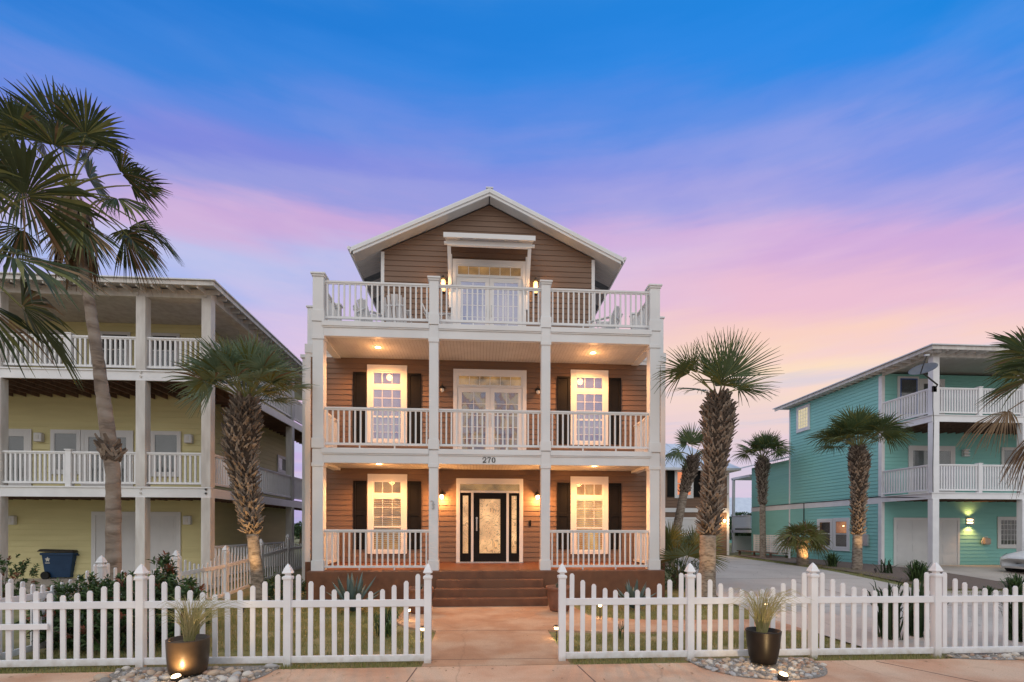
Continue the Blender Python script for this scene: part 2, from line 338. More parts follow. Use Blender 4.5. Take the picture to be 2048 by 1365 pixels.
def sashwin(parent, tf, u0, u1, z0, z1, fw, gm, inm, cols=0, rows=0, wt=None, trim=None, mid=True, blind=False, lowrows=0, name='window', label=None, shade=None):
    """casing ring proud of the wall, sash rings, pane, room or shade behind"""
    trim = trim or M['white']
    q = MB(tf); q.ring(u0, u1, z0, z1, fw, .017, .062, wt=wt); q.box(u0-.01, u1+.01, .017, .075, z0-.03, z0-.001)
    w = q.build(name, trim, parent, bevel=.004)
    if label: w['label'] = label
    a0, a1, b0, b1 = u0+fw, u1-fw, z0+fw, z1-(wt or fw)
    q = MB(tf); q.box(a0, a1, .017, .021, b0, b1); q.build('room', inm, w)
    q = MB(tf); q.box(a0, a1, .046, .048, b0, b1); q.build('pane', gm, w)
    q = MB(tf); q.ring(a0, a1, b0, b1, .03, .044, .056)
    zm = (b0+b1)/2
    if mid: q.box(a0+.03, a1-.03, .044, .058, zm-.02, zm+.02)
    lo = zm if mid else b0
    for i in range(1, cols):
        u = a0 + (a1-a0)*i/cols; q.box(u-.008, u+.008, .044, .053, lo+.021 if mid else b0+.03, b1-.03)
        if lowrows: q.box(u-.008, u+.008, .044, .053, b0+.03, zm-.021)
    for (r_, l_, h_) in ((rows, lo, b1), (lowrows, b0, zm)):
        for i in range(1, r_):
            z = l_ + (h_-l_)*i/r_
            for k in range(max(cols, 1)):
                c0 = a0 + (a1-a0)*k/max(cols, 1); c1 = a0 + (a1-a0)*(k+1)/max(cols, 1)
                q.box(c0+(.03 if k == 0 else .009), c1-(.03 if k == cols-1 else .009), .044, .053, z-.008, z+.008)
    q.build('sash', trim, w)
    if blind:
        q = MB(tf); z = b0+.05
        while z < b1-.04:
            q.add([(a0+.03,.026,z-.012),(a1-.03,.026,z-.012),(a1-.03,.041,z+.010),(a0+.03,.041,z+.010)], [(0,1,2,3)]); z += .052
        q.build('blind', M['blind'], w)
    return w
def doorleaf(parent, tf, u0, u1, z0, z1, m, gm, inm, st=.11, bot=.22, cols=2, rows=5, name='door', hand=None):
    q = MB(tf); q.ring(u0, u1, z0, z1, st, .02, .052, wb=bot)
    d = q.build(name, m, parent, bevel=.003)
    a0, a1, b0, b1 = u0+st, u1-st, z0+bot, z1-st
    q = MB(tf); q.box(a0, a1, .018, .022, b0, b1); q.build('room', inm, d)
    if gm: q = MB(tf); q.box(a0, a1, .036, .038, b0, b1); q.build('pane', gm, d)
    if cols > 1 or rows > 1:
        q = MB(tf)
        for i in range(1, cols): u = a0+(a1-a0)*i/cols; q.box(u-.009, u+.009, .0385, .048, b0, b1)
        for i in range(1, rows):
            z = b0+(b1-b0)*i/rows
            for k in range(cols):
                q.box(a0+(a1-a0)*k/cols+(.01 if k else 0), a0+(a1-a0)*(k+1)/cols-(.01 if k < cols-1 else 0), .0385, .048, z-.009, z+.009)
        q.build('muntin_grid', m, d)
    if hand is not None:
        q = MB(tf); q.tube([(hand,.052,z0+.98),(hand,.10,z0+.98),(hand,.10,z0+1.2),(hand,.052,z0+1.2)], .012, 6)
        q.box(hand-.02, hand+.02, .052, .062, z0+.95, z0+1.32); q.build('handle', M['metal'], d)
    return d
# ================================================================== MAIN HOUSE (brown, three storeys)
CXH, YC, YW = 0.31, 13.70, 15.55
HC = 4.61                                   # corner column centre offset
IC = 1.535
Z1F, Z1W = .82, .915                        # porch slab, front and back
Z1B, Z2F = hz(640, 925.5, YC), hz(640, 894, YC)
Z2B, Z3F = hz(640, 671, YC), hz(640, 639, YC)
ZR3 = hz(640, 557.5, YC); ZCAP = hz(640, 545.5, YC)
CEIL1, CEIL2 = Z1B+.07, Z2B+.03
BX0, BX1 = hx(611, YW), hx(1329, YW)
H = thing('brown_house', 'three storey brown clapboard house with white stacked porches, black shutters and roof deck', 'house', (CXH, YW, 0))
W = M['white']
# walls ---------------------------------------------------------------
q = MB(front(YW)); siding(q, BX0, BX1, .90, Z2B+.02); q.build('wall', M['brown'], H)
q = MB()
q.box(BX0, BX1, YW+.001, 26.5, 0, Z3F-.3)
q.build('wall', M['brown'], H)
q = MB()
for x0, x1 in ((BX0-.01, BX0+.15), (BX1-.15, BX1+.01)): q.box(x0, x1, YW-.03, YW+.2, .95, Z3F-.28)
q.box(BX0+.15, BX1-.15, YW-.025, YW-.001, Z2B+.03, Z3F-.28)
q.box(BX0-.02, BX1+.02, YW-.05, 26.6, Z3F-.28, Z3F-.02)
q.build('corner_trim', W, H)
q = MB(); q.box(BX0+.0, BX1, YW-.035, YW+.19, 0, .948); q.build('foundation', M['stain'], H)
# porch slab, steps ---------------------------------------------------
px0, px1 = CXH-HC-.24, CXH+HC+.24
q = MB()
q.add([(px0,YC-.16,0),(px1,YC-.16,0),(px1,YW-.036,0),(px0,YW-.036,0),(px0,YC-.16,Z1F),(px1,YC-.16,Z1F),(px1,YW-.036,Z1W),(px0,YW-.036,Z1W)],
      [(0,3,2,1),(4,5,6,7),(0,1,5,4),(1,2,6,5),(2,3,7,6),(3,0,4,7)])
q.build('porch_slab', M['stain'], H, bevel=.02)
q = MB()
for i in range(3):
    q.box(CXH-1.42-.02*(2-i), CXH+1.42+.02*(2-i), YC-.165-.31*(3-i), YC-.163-(.31*(2-i)), 0, .205*(i+1))
q.build('steps', M['stain'], H, bevel=.018)
# columns -------------------------------------------------------------
def column(x, w, z0, z1, base=.24, cap=.1, y=None, name='column'):
    y0 = YC if y is None else y
    q = MB(); q.box(x-w/2, x+w/2, y0, y0+w, z0+base, z1-cap)
    c = q.build(name, W, H, bevel=.006)
    q = MB(); q.box(x-w/2-.022, x+w/2+.022, y0-.022, y0+w+.022, z0, z0+base); q.build('column_base', W, c, bevel=.006)
    if cap: q = MB(); q.box(x-w/2-.02, x+w/2+.02, y0-.02, y0+w+.02, z1-cap, z1); q.build('column_cap', W, c, bevel=.006)
    return c
CXS = [(CXH-HC, .285), (CXH-IC, .25), (CXH+IC, .25), (CXH+HC, .285)]
for x, w in CXS:
    column(x, w, Z1F, Z1B, .28)
    column(x, w, Z2F-.03, Z2B, .27)
    c = column(x, w, Z3F-.05, ZCAP-.1, .30, 0, name='deck_post')
    q = MB(); q.box(x-w/2-.05, x+w/2+.05, YC-.05, YC+w+.05, ZCAP-.05, ZCAP); q.box(x-w/2-.025, x+w/2+.025, YC-.025, YC+w+.025, ZCAP-.1, ZCAP-.05)
    q.build('post_cap', W, c, bevel=.008)
# beams, fascias, floors, ceilings -------------------------------------
def band(zb, zt, ceil):
    zm = zb + (zt-zb)*.53
    q = MB()
    q.box(CXH-HC-.14, CXH+HC+.14, YC+.012, YC+.15, zb, zt-.05)             # beam
    for s in (-1, 1): q.box(CXH+s*HC-.11, CXH+s*HC+.11, YC+.15, YW-.03, zb, zt-.05)
    xs = [CXH-HC+.10, CXH-IC-.13, CXH-IC+.13, CXH+IC-.13, CXH+IC+.13, CXH+HC-.10]
    for a, b in zip(xs[::2], xs[1::2]):
        q.box(a, b, YC-.030, YC+.011, zm+.035, zt-.035); q.box(a+.01, b-.01, YC-.012, YC+.011, zm, zm+.033)
    for x, w in CXS: q.box(x-w/2-.004, x+w/2+.004, YC-.002, YC+.0115, zb, zt-.06)
    f = q.build('fascia', W, H, bevel=.005)
    q = MB(); q.box(CXH-HC-.12, CXH+HC+.12, YC+.02, YW-.02, zt-.048, zt-.012); q.build('deck_floor', M['weather'], H)
    q = MB(); x = CXH-HC+.11
    while x < CXH+HC-.12:
        q.box(x, min(x+.088, CXH+HC-.111), YC+.151, YW-.018, ceil, ceil+.012); x += .094
    q.box(CXH-HC+.11, CXH+HC-.11, YC+.151, YW-.018, ceil+.006, ceil+.03, 1)
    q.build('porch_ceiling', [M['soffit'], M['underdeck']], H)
band(Z1B, Z2F, CEIL1); band(Z2B, Z3F, CEIL2)
q = MB(); q.box(BX0-.03, BX1+.03, YW-.019, 26.6, Z3F-.019, Z3F-.003); q.build('roof_deck_floor', M['weather'], H)
# railings --------------------------------------------------------------
def bays(zf, zt, skipmid=False):
    e = [(CXH-HC+.14, CXH-IC-.125, 19), (CXH-IC+.125, CXH+IC-.125, 20), (CXH+IC+.125, CXH+HC-.14, 19)]
    for i, (a, b, n) in enumerate(e):
        if skipmid and i == 1: continue
        r = railing(H, (a, YC+.12), (b, YC+.12), zf+.075, zt, n, W)
        for k in (1, 2): q = MB(); x = a+(b-a)*k/3; q.box(x-.018, x+.018, YC+.10, YC+.14, zf-.01, zf+.074); q.build('rail_foot', W, r)
ZR1, ZR2 = Z1F+1.115, hz(640, 812, YC)
bays(Z1F, ZR1, True); bays(Z2F, ZR2); bays(Z3F, ZR3)
for s in (-1, 1):
    for zf, zt in ((Z1F+.06, ZR1), (Z2F, ZR2)):
        railing(H, (CXH+s*HC, YC+.29), (CXH+s*HC, YW-.03), zf+.075, zt, 10, W)
    railing(H, (CXH+s*HC, YC+.29), (CXH+s*HC, YW-.10), Z3F+.075, ZR3, 10, W)
    def post(x, y, w=.2, zc=ZCAP-.04):
        q = MB(); q.box(x-w/2, x+w/2, y-w/2, y+w/2, Z3F-.02, zc-.05); q.box(x-w/2-.035, x+w/2+.035, y-w/2-.035, y+w/2+.035, zc-.05, zc)
        q.build('deck_post', W, H, bevel=.006)
    post(CXH+s*HC, YW); post(BX0+.1 if s < 0 else BX1-.1, YW+.22)
    post(CXH+s*4.02, YW+.1, .19, ZCAP-.12)
    railing(H, (CXH+s*3.92, YW+.1), (CXH+s*3.40, YW+.1), Z3F+.075, ZR3-.1, 4, W)
    xe = BX0+.1 if s < 0 else BX1-.1
    railing(H, (xe, YW+.33), (xe, 19.6), Z3F+.075, ZR3-.04, 28, W)
    post(xe, 19.7)
q = MB(); xl = hx(605.5, 16.9); q.box(xl, xl+.17, 16.82, 16.99, 0, 7.55); q.box(xl-.05, xl+.22, 16.77, 17.04, 7.55, 7.66); q.build('side_porch_post', W, H, bevel=.006)
# gable storey ---------------------------------------------------------
YG = 15.60; GX0, GX1 = hx(761, YG), hx(1188, YG); YR = 15.15
ZRG = hz(976, 376, YR); ZEV = (hz(700, 492, YR)+hz(1244, 516, YR))/2; RXC = CXH; RHW = 4.11
slope = (ZRG-ZEV)/RHW
RT = .14                                      # roof build-up measured down from the top surface
def zroof(x): return ZRG - slope*abs(x-RXC)
def glim(z):
    h = (ZRG-RT-.16-z)/slope; return (RXC-h, RXC+h)
q = MB(front(YG)); siding(q, GX0, GX1, Z3F, ZRG-RT-.17, .165, glim); q.build('gable_wall', M['brown'], H)
q = MB()
for x0, x1 in ((GX0, GX0+.1), (GX1-.1, GX1)): q.box(x0, x1, YG-.03, YG+.02, Z3F, zroof(x0 if x0 < 0 else x1)-RT-.12)
q.build('corner_trim', W, H)
q = MB(); zt = zroof(GX0)-RT-.1
q.add([(GX0+.002,YG+.001,Z3F),(GX1-.002,YG+.001,Z3F),(GX1-.002,YG+.001,zt),(RXC,YG+.001,ZRG-RT-.1),(GX0+.002,YG+.001,zt),
       (GX0+.002,25,Z3F),(GX1-.002,25,Z3F),(GX1-.002,25,zt),(RXC,25,ZRG-RT-.1),(GX0+.002,25,zt)],
      [(0,1,2,3,4),(5,9,8,7,6),(0,4,9,5),(1,6,7,2)]); q.build('gable_wall', M['brown'], H)
# roof: two slabs, soffit boards, rake fascia, eave soffit with vents
def slab(mb, s, y0, y1, t0, t1, xin, xout, m=0):
    a, b = RXC+s*xin, RXC+s*xout
    vs = []
    for y in (y0, y1):
        vs += [(a,y,zroof(a)-t0),(b,y,zroof(b)-t0),(b,y,zroof(b)-t1),(a,y,zroof(a)-t1)]
    mb.add(vs, [(0,1,2,3),(7,6,5,4),(0,4,5,1),(1,5,6,2),(2,6,7,3),(3,7,4,0)], m)
q = MB()
for s in (-1, 1): slab(q, s, YR, 25.4, 0, .05, .0, RHW)
q.bar((RXC, YR-.01, ZRG+.012), (RXC, 25.4, ZRG+.012), .22, .03)
roof = q.build('roof', M['roofm'], H)
q = MB()
for s in (-1, 1):
    slab(q, s, YR-.03, YR+.03, .045, .15, 0, RHW); slab(q, s, YR+.005, YR+.05, .15, .235, 0, RHW-.05)
    a = RXC+s*RHW; q.box(min(a, a+s*.03), max(a, a+s*.03), YR-.03, 25.4, zroof(a)-.2, zroof(a)-.03)
    q.box(min(a-s*.01, a-s*.03), max(a-s*.01, a-s*.03), YR+.06, 25.4, zroof(a)-.24, zroof(a)-.2)
    q.tube([(a+s*.06, YR-.03, zroof(a)-.05), (a+s*.06, 25.4, zroof(a)-.05)], .055, 8)
q.build('rake_trim', W, roof, bevel=.004)
q = MB()
for s in (-1, 1):
    slab(q, s, YR+.05, YG-.031, .2, .215, .02, RHW-.03)
    slab(q, s, YG-.031, 25.3, .2, .215, 3.32, RHW-.03)
    for k in range(34):                                        # bead lines along the rake soffit
        xx = .10+k*.118; slab(q, s, YR+.051, YG-.032, .214, .222, xx, xx+.106)
    for k in range(46):
        yy = YG+.0+k*.118
        slab(q, s, yy, yy+.106, .214, .222, 3.36, RHW-.04, 1 if k in (9,10,11,21,22,23) else 0)
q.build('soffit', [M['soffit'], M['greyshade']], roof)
# third floor door under its awning --------------------------------------
def opening(Y, pxl, pxr, pyt, zb, fw, wt, name, hw=None):
    tf = front(Y); x0, x1 = hx(pxl, Y), hx(pxr, Y); zt = hz((pxl+pxr)/2, pyt, Y)
    return tf, x0, x1, zt
def french(Y, x0, x1, zb, zt, fw, zdoor, tr0, tr1, inm_d, inm_t, gm, name='french_door', ncol=6):
    tf = front(Y)
    q = MB(tf); q.ring(x0, x1, zb, zt, fw, .017, .075, wt=fw*1.25, wb=0)
    q.box(x0+fw, x1-fw, .017, .072, zdoor, tr0-.005)
    f = q.build(name, W, H, bevel=.004)
    q = MB(tf); q.ring(x0+fw, x1-fw, tr0, zt-fw*1.25, .05, .02, .06); a0, a1 = x0+fw+.05, x1-fw-.05
    for i in range(1, ncol): u = a0+(a1-a0)*i/ncol; q.box(u-.009, u+.009, .045, .055, tr0+.05, zt-fw*1.25-.05)
    q.build('transom', W, f)
    q = MB(tf); q.box(a0, a1, .017, .021, tr0+.05, zt-fw*1.25-.05); q.build('room', inm_t, f)
    q = MB(tf); q.box(a0, a1, .038, .040, tr0+.05, zt-fw*1.25-.05); q.build('pane', gm, f)
    xm = (x0+x1)/2
    for a, b, h in ((x0+fw+.004, xm-.003, xm-.07), (xm+.003, x1-fw-.004, xm+.07)):
        doorleaf(H, tf, a, b, zb+.03, zdoor-.004, W, gm, inm_d, .135, .22, 2, 5, 'door', h)
    q = MB(tf); q.box(x0, x1, .02, .14, zb, zb+.028); q.build('threshold', M['metal'], f)
    return f
YGs = YG-.012
x0, x1 = hx(904, YG), hx(1051, YG)
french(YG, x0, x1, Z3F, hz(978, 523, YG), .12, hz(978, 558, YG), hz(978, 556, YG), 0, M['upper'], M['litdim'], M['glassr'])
ax0, ax1 = hx(887, 14.62), hx(1068, 14.62); azt = hz(978, 471, 14.62)
q = MB(); q.add([(ax0,14.6,azt),(ax1,14.6,azt),(ax1,YG-.02,azt+.34),(ax0,YG-.02,azt+.34),(ax0,14.6,azt-.06),(ax1,14.6,azt-.06),(ax1,YG-.02,azt+.27),(ax0,YG-.02,azt+.27)],
      [(0,1,2,3),(7,6,5,4),(0,4,5,1),(1,5,6,2),(2,6,7,3),(3,7,4,0)])
for k in range(6): x = ax0+.05+(ax1-ax0-.1)*k/5; q.bar((x,14.6,azt+.012),(x,YG-.02,azt+.352),.02,.024)
aw = q.build('awning', M['roofm'], H)
q = MB(); q.box(ax0-.02, ax1+.02, 14.565, 14.6, azt-.13, azt+.01); q.box(ax0+.08, ax1-.08, 14.72, 14.82, azt-.26, azt-.13)
for k in range(5): x = ax0+.42+(ax1-ax0-.84)*k/4; q.bar((x,14.60,azt-.1),(x,YG-.02,azt+.23),.05,.09)
q.tube([(ax0-.01,14.75,azt-.2),(ax0+.08,14.75,azt-.2)], .05, 10); q.tube([(ax1-.08,14.75,azt-.2),(ax1+.01,14.75,azt-.2)], .05, 10)
q.build('awning_trim', W, aw, bevel=.004)
for x in (ax0+.13, ax1-.13):
    q = MB(); q.bar((x,14.78,azt-.2),(x,YG-.06,azt-1.25),.10,.10); q.box(x-.05,x+.05,YG-.09,YG-.018,azt-1.75,azt-.1); q.build('bracket', W, aw, bevel=.004)
# windows, shutters on two floors ----------------------------------------
tfw = front(YW)
def bigwin(pl, pr, pt, pb, gm, inm, blind, lowrows, label):
    x0, x1 = hx(pl, YW), hx(pr, YW); zt, zb = hz((pl+pr)/2, pt, YW), hz((pl+pr)/2, pb, YW)
    fw = .155
    ztr = zt-.62; zsp = ztr-.10
    q = MB(tfw); q.ring(x0, x1, zb, zt, fw, .017, .07, wt=.2, wb=.10); q.box(x0+fw, x1-fw, .017, .064, zsp, ztr)
    w = q.build('window', W, H, bevel=.004); w['label'] = label
    a0, a1 = x0+fw, x1-fw
    for (b0, b1, tr) in ((ztr, zt-.2, True), (zb+.10, zsp, False)):
        q = MB(tfw); q.box(a0, a1, .017, .021, b0, b1); q.build('room', inm, w)
        q = MB(tfw); q.box(a0, a1, .046, .048, b0, b1); q.build('pane', gm, w)
        q = MB(tfw); q.ring(a0, a1, b0, b1, .045 if tr else .035, .040, .058)
        zm = b0+(b1-b0)*.45
        if not tr: q.box(a0+.035, a1-.035, .040, .062, zm-.025, zm+.025)
        for i in (1, 2):
            u = a0+(a1-a0)*i/3
            q.box(u-.008, u+.008, .044, .054, (b0+.045) if tr else zm+.026, b1-(.045 if tr else .035))
            if lowrows and not tr: q.box(u-.008, u+.008, .044, .054, b0+.036, zm-.026)
        if not tr:
            for (n, l, h) in ((3, zm, b1),)+(((3, b0, zm),) if lowrows else ()):
                for i in range(1, n):
                    z = l+(h-l)*i/n
                    for k in range(3): q.box(a0+(a1-a0)*k/3+(.009 if k else .035), a0+(a1-a0)*(k+1)/3-(.009 if k < 2 else .035), .044, .054, z-.008, z+.008)
        q.build('transom' if tr else 'sash', W, w)
        if blind and not tr:
            q = MB(tfw); z = b0+.05
            while z < b1-.04:
                q.add([(a0+.03,.024,z-.010),(a1-.03,.024,z-.010),(a1-.03,.036,z+.008),(a0+.03,.036,z+.008)], [(0,1,2,3)]); z += .058
            q.build('blind', M['blind'], w)
    return w
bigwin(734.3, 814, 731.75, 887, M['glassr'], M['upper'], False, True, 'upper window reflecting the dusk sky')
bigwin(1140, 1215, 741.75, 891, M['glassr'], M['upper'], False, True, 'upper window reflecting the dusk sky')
bigwin(735.7, 814.5, 949, 1108, M['glass'], M['litdim'], True, False, 'lower window with slatted blind, half lit')
bigwin(1140.5, 1215.5, 954, 1108.5, M['glass'], M['litroom'], True, False, 'lower window brightly lit from inside')
def shutter(pl, pr, pt, pb):
    x0, x1 = hx(pl, YW), hx(pr, YW); zt, zb = hz((pl+pr)/2, pt, YW), hz((pl+pr)/2, pb, YW)
    q = MB(tfw); q.ring(x0, x1, zb, zt, .065, .017, .055); zm = zb+(zt-zb)*.52
    q.box(x0+.065, x1-.065, .017, .053, zm-.06, zm+.06); q.box(x0+.065, x1-.065, .017, .030, zb+.065, zt-.065)
    q.build('shutter', M['black'], H, bevel=.006)
for a in ((707, 733.5, 962, 1099), (815.5, 842.5, 963, 1099), (1113.5, 1139, 966, 1099), (1216.5, 1241.5, 967, 1099),
          (706, 732.5, 745, 886), (815.5, 842, 748, 887), (1113, 1138.5, 754, 889), (1216.5, 1241, 757, 890)): shutter(*a)
# entry ------------------------------------------------------------------
x0, x1 = hx(912.5, YW), hx(1045.75, YW); zt = hz(979, 958, YW); ztr = hz(979, 984.5, YW)
q = MB(tfw); q.ring(x0, x1, Z1W, zt, .115, .017, .08, wt=.17, wb=0)
d0, d1 = hx(947, YW), hx(1012.5, YW)
for a, b in ((d0-.075, d0), (d1, d1+.075)): q.box(a, b, .017, .075, Z1W, ztr-.03)
q.box(x0+.115, x1-.115, .017, .07, ztr-.03, ztr+.035)
e = q.build('entry_surround', W, H, bevel=.004)
q = MB(tfw); q.box(x0+.115, x1-.115, .017, .022, ztr+.035, zt-.17); q.build('transom_glass', M['litdim'], e)
q = MB(tfw); q.box(x0+.115, x1-.115, .03, .033, ztr+.035, zt-.17); q.build('pane', M['glassf'], e)
q = MB(tfw); q.box(x0, x1, .02, .16, Z1W-.01, Z1W+.03); q.build('threshold', M['metal'], e)
fd = doorleaf(H, tfw, d0+.003, d1-.003, Z1W+.031, ztr-.034, M['black'], M['glassf'], M['etched'], .185, .26, 1, 1, 'front_door', d0+.10)
q = MB(tfw); q.tube([(d0+.10,.05,Z1W+1.38),(d0+.10,.075,Z1W+1.38)], .032, 12); q.build('deadbolt', M['metal'], fd)
for a, b in ((x0+.118, d0-.078), (d1+.078, x1-.118)):
    doorleaf(H, tfw, a, b, Z1W+.031, ztr-.034, M['black'], M['glassf'], M['etched'], .085, .26, 1, 1, 'sidelight')
q = MB(tfw); u = hx(1060, YW); z = hz(1060, 1047, YW); q.box(u-.03, u+.03, .017, .045, z-.09, z+.09); q.tube([(u,.045,z-.04),(u,.052,z-.04)], .018, 10); q.build('doorbell', M['black'], H)
# second floor french doors
x0, x1 = hx(906, YW), hx(1052, YW)
french(YW, x0, x1, Z2F, hz(979, 741, YW), .125, hz(979, 777, YW), hz(979, 775, YW), 0, M['salon'], M['litdim'], M['glassr'])
# house number, serif strokes -----------------------------------------------
def number(parent):
    q = MB(front(YC+.012)); zc = hz(979, 920.5, YC); hgt = .15; x = hx(965, YC)
    def rib(pts, ws):
        for (a, b), (c, d), w0, w1 in zip(pts, pts[1:], ws, ws[1:]):
            t = Vector((c-a, d-b)); n = Vector((-t.y, t.x)).normalized()
            vs = []
            for o in (0, .012): vs += [(a+n.x*w0, o, b+n.y*w0), (a-n.x*w0, o, b-n.y*w0), (c-n.x*w1, o, d-n.y*w1), (c+n.x*w1, o, d+n.y*w1)]
            q.add(vs, [(0,1,2,3),(4,7,6,5),(0,4,5,1),(1,5,6,2),(2,6,7,3),(3,7,4,0)])
    b = zc-hgt/2; r = .045
    P = [(x+.048-r*1.0*math.cos(t), b+hgt-.048+r*math.sin(t)) for t in [math.radians(k) for k in range(-10, 200, 21)]] + [(x+.062, b+.055), (x+.008, b+.014)]
    rib(P, [.013]+[.008]*5+[.011]*6+[.006, .006]); rib([(x+.004, b+.009), (x+.088, b+.009), (x+.096, b+.034)], [.010, .010, .003])
    x += .128
    rib([(x+.006, b+hgt-.038), (x+.012, b+hgt-.008), (x+.088, b+hgt-.008), (x+.050, b+.065), (x+.042, b+.002)], [.004, .010, .010, .010, .013])
    x += .125
    P = [(x+.046+.038*math.sin(t), zc+.067*math.cos(t)) for t in [2*math.pi*k/18 for k in range(19)]]
    rib(P, [.006+.008*abs(math.sin(2*math.pi*k/18)) for k in range(19)])
    q.build('house_number', M['iron'], parent)
number(H)
# seahorse ornament on the porch column
q = MB(front(YC)); u, z = hx(866, YC), hz(866, 1010, YC)
P = [(-.055,.075),(-.02,.085),(.01,.07),(.005,.035),(-.015,.01),(.012,-.03),(.02,-.065),(.0,-.09),(-.022,-.08),(-.015,-.062)]
q.tube([(u+a*1.15, .012, z+b*1.3) for a, b in P], [.009,.016,.022,.018,.02,.024,.018,.012,.009,.006], 8)
q.tube([(u-.02, .012, z+.11), (u+.005, .012, z+.13)], [.014, .004], 6); q.tube([(u+.02,.012,z-.0),(u+.06,.012,z+.02)], [.018,.004], 6)
tag(q.build('seahorse_ornament', M['metal'], None, (u, YC, z), True), 'small grey seahorse ornament on the porch column left of the entry steps', 'ornament')
# ------------------------------------------------------------------ lamps of the house
def lantern(x, Y, z, on, label, sc=1.0, w=56):
    t = thing('wall_lantern', label, 'wall lamp', (x, Y, z), 'porch wall lanterns')
    f = front(Y); q = MB(f)
    q.box(x-.045*sc, x+.045*sc, .017, .035, z-.02, z+.13*sc)
    q.tube([(x,.035,z+.06*sc),(x,.09,z+.15*sc),(x,.14,z+.17*sc),(x,.16,z+.11*sc)], .011, 7)
    q.tube([(x,.10,z+.15*sc),(x,.10,z+.23*sc)], [.014,.003], 6); q.build('arm', M['iron'], t, smooth=True)
    c = (x, Y-.16, z)
    q = MB(); q.lathe([(.015,.115*sc),(.03,.10*sc),(.05,.075*sc),(.105*sc,.03*sc),(.108*sc,.02*sc),(.03,.028*sc)], c, 18); q.build('lamp_shade', M['iron'], t, smooth=True)
    q = MB(); q.lathe([(.03,.02),(.055*sc,-.0),(.058*sc,-.05*sc),(.035*sc,-.095*sc),(.008,-.105*sc)], c, 14); q.build('lamp_glass', M['warmbulb'] if on else M['frost'], t, smooth=True)
    if on: point(t, (x, Y-.24, z-.12), w, (1,.46,.15), .05)
    return t
lantern(hx(884, YW), YW, hz(884, 992, YW), True, 'lit gooseneck lantern on the wall left of the black front door')
lantern(hx(1074, YW), YW, hz(1074, 993, YW), True, 'lit gooseneck lantern on the wall right of the black front door')
lantern(hx(884.5, YW), YW, hz(884.5, 781, YW), False, 'unlit black lantern left of the second floor double doors')
lantern(hx(1074.5, YW), YW, hz(1074.5, 785, YW), False, 'unlit black lantern right of the second floor double doors')
def coach(px, py, label):
    x, z = hx(px, YG), hz(px, py, YG)
    t = thing('wall_lantern', label, 'wall lamp', (x, YG, z), 'tall lit lanterns on the roof deck')
    f = front(YG); q = MB(f); q.box(x-.05, x+.05, .017, .035, z-.1, z+.2); q.tube([(x,.03,z+.12),(x,.12,z+.30),(x,.15,z+.27)], .012, 7); q.build('arm', M['iron'], t)
    c = (x, YG-.15, z)
    q = MB(); q.lathe([(.012,.30),(.03,.27),(.05,.235),(.10,.18),(.105,.165),(.05,.17)], c, 16); q.lathe([(.07,-.24),(.07,-.22),(.02,-.2)], c, 12)
    for k in range(4):
        a = math.pi/4+k*math.pi/2; q.bar((c[0]+.085*math.cos(a), c[1]+.085*math.sin(a), z-.2), (c[0]+.09*math.cos(a), c[1]+.09*math.sin(a), z+.17), .012, .012)
    q.build('lamp_cage', M['iron'], t)
    q = MB(); q.lathe([(.05,-.19),(.072,-.15),(.075,.13),(.05,.155)], c, 14); q.build('lamp_glass', M['lantglass'], t, smooth=True)
    point(t, (x, YG-.3, z-.02), 18, (1,.52,.2), .08)
coach(886, 575, 'tall lit lantern left of the roof deck doors under the awning')
coach(1069, 579, 'tall lit lantern right of the roof deck doors under the awning')
def downlight(px, py, ceil, label, w):
    a, b = un(px, py); d = (ceil-EYE)/(-b); u = a*d; x, y = u*CT+d*ST, d*CT-u*ST
    t = thing('recessed_light', label, 'ceiling light', (x, y, ceil), 'recessed porch ceiling lights')
    q = MB(); q.lathe([(.075,-.004),(.115,-.006),(.115,0)], (x, y, ceil), 24); q.build('trim_ring', W, t)
    q = MB(); q.lathe([(.001,-.012),(.06,-.010),(.075,-.0065)], (x, y, ceil), 20); q.build('lens', M['downbulb'], t)
    spot(t, (x, y, ceil-.03), (x, y, 0), w*3.9, 155, (1,.42,.13), .06, .5); point(t, (x, y, ceil-.30), w*.13, (1,.43,.14), .10)  # point hung below the lens is added fill to brighten the ceiling
downlight(756, 695, CEIL2, 'glowing recessed light in the second floor porch ceiling, over its left bay', 95)
downlight(1186, 706, CEIL2, 'glowing recessed light in the second floor porch ceiling, over its right bay', 95)
downlight(758, 928.5, CEIL1, 'glowing recessed light in the ground floor porch ceiling, over its left bay', 110)
downlight(1189, 932.5, CEIL1, 'glowing recessed light in the ground floor porch ceiling, over its right bay', 110)
# ------------------------------------------------------------------ deck furniture
def lounge(x, y, rz, label):
    t = thing('deck_chair', label, 'chair', (x, y, Z3F), 'white slatted chairs on the roof deck')
    R = Matrix.Rotation(rz, 3, 'Z'); T = lambda a, b, c: tuple(R @ Vector((a, b, 0)) + Vector((x, y, Z3F+c)))
    q = MB(T)
    for k in range(5): q.box(-.26, .26, -.30+k*.11, -.30+k*.11+.09, .38-k*.022, .40-k*.022)
    q.build('seat', W, t)
    q = MB()
    for k in range(6):
        a = -.25+k*.1; h = 1.0-.10*((k-2.5)/2.5)**2
        q.bar(T(a,.20,.30), T(a*1.12,.50,h), .085, .02)
    q.bar(T(-.3,.40,.72), T(.3,.40,.72), .05, .03); q.build('backrest', W, t)
    for s in (-1, 1):
        q = MB(T); q.box(s*.34-.06, s*.34+.06, -.36, .34, .60, .622); q.build('armrest', W, t)
        q = MB(T); q.box(s*.30-.04, s*.30-.015, -.34, -.24, 0, .60); q.build('leg', W, t)
        q = MB(); q.bar(T(s*.285,-.30,.36), T(s*.285,.55,.06), .025, .11); q.build('leg', W, t)
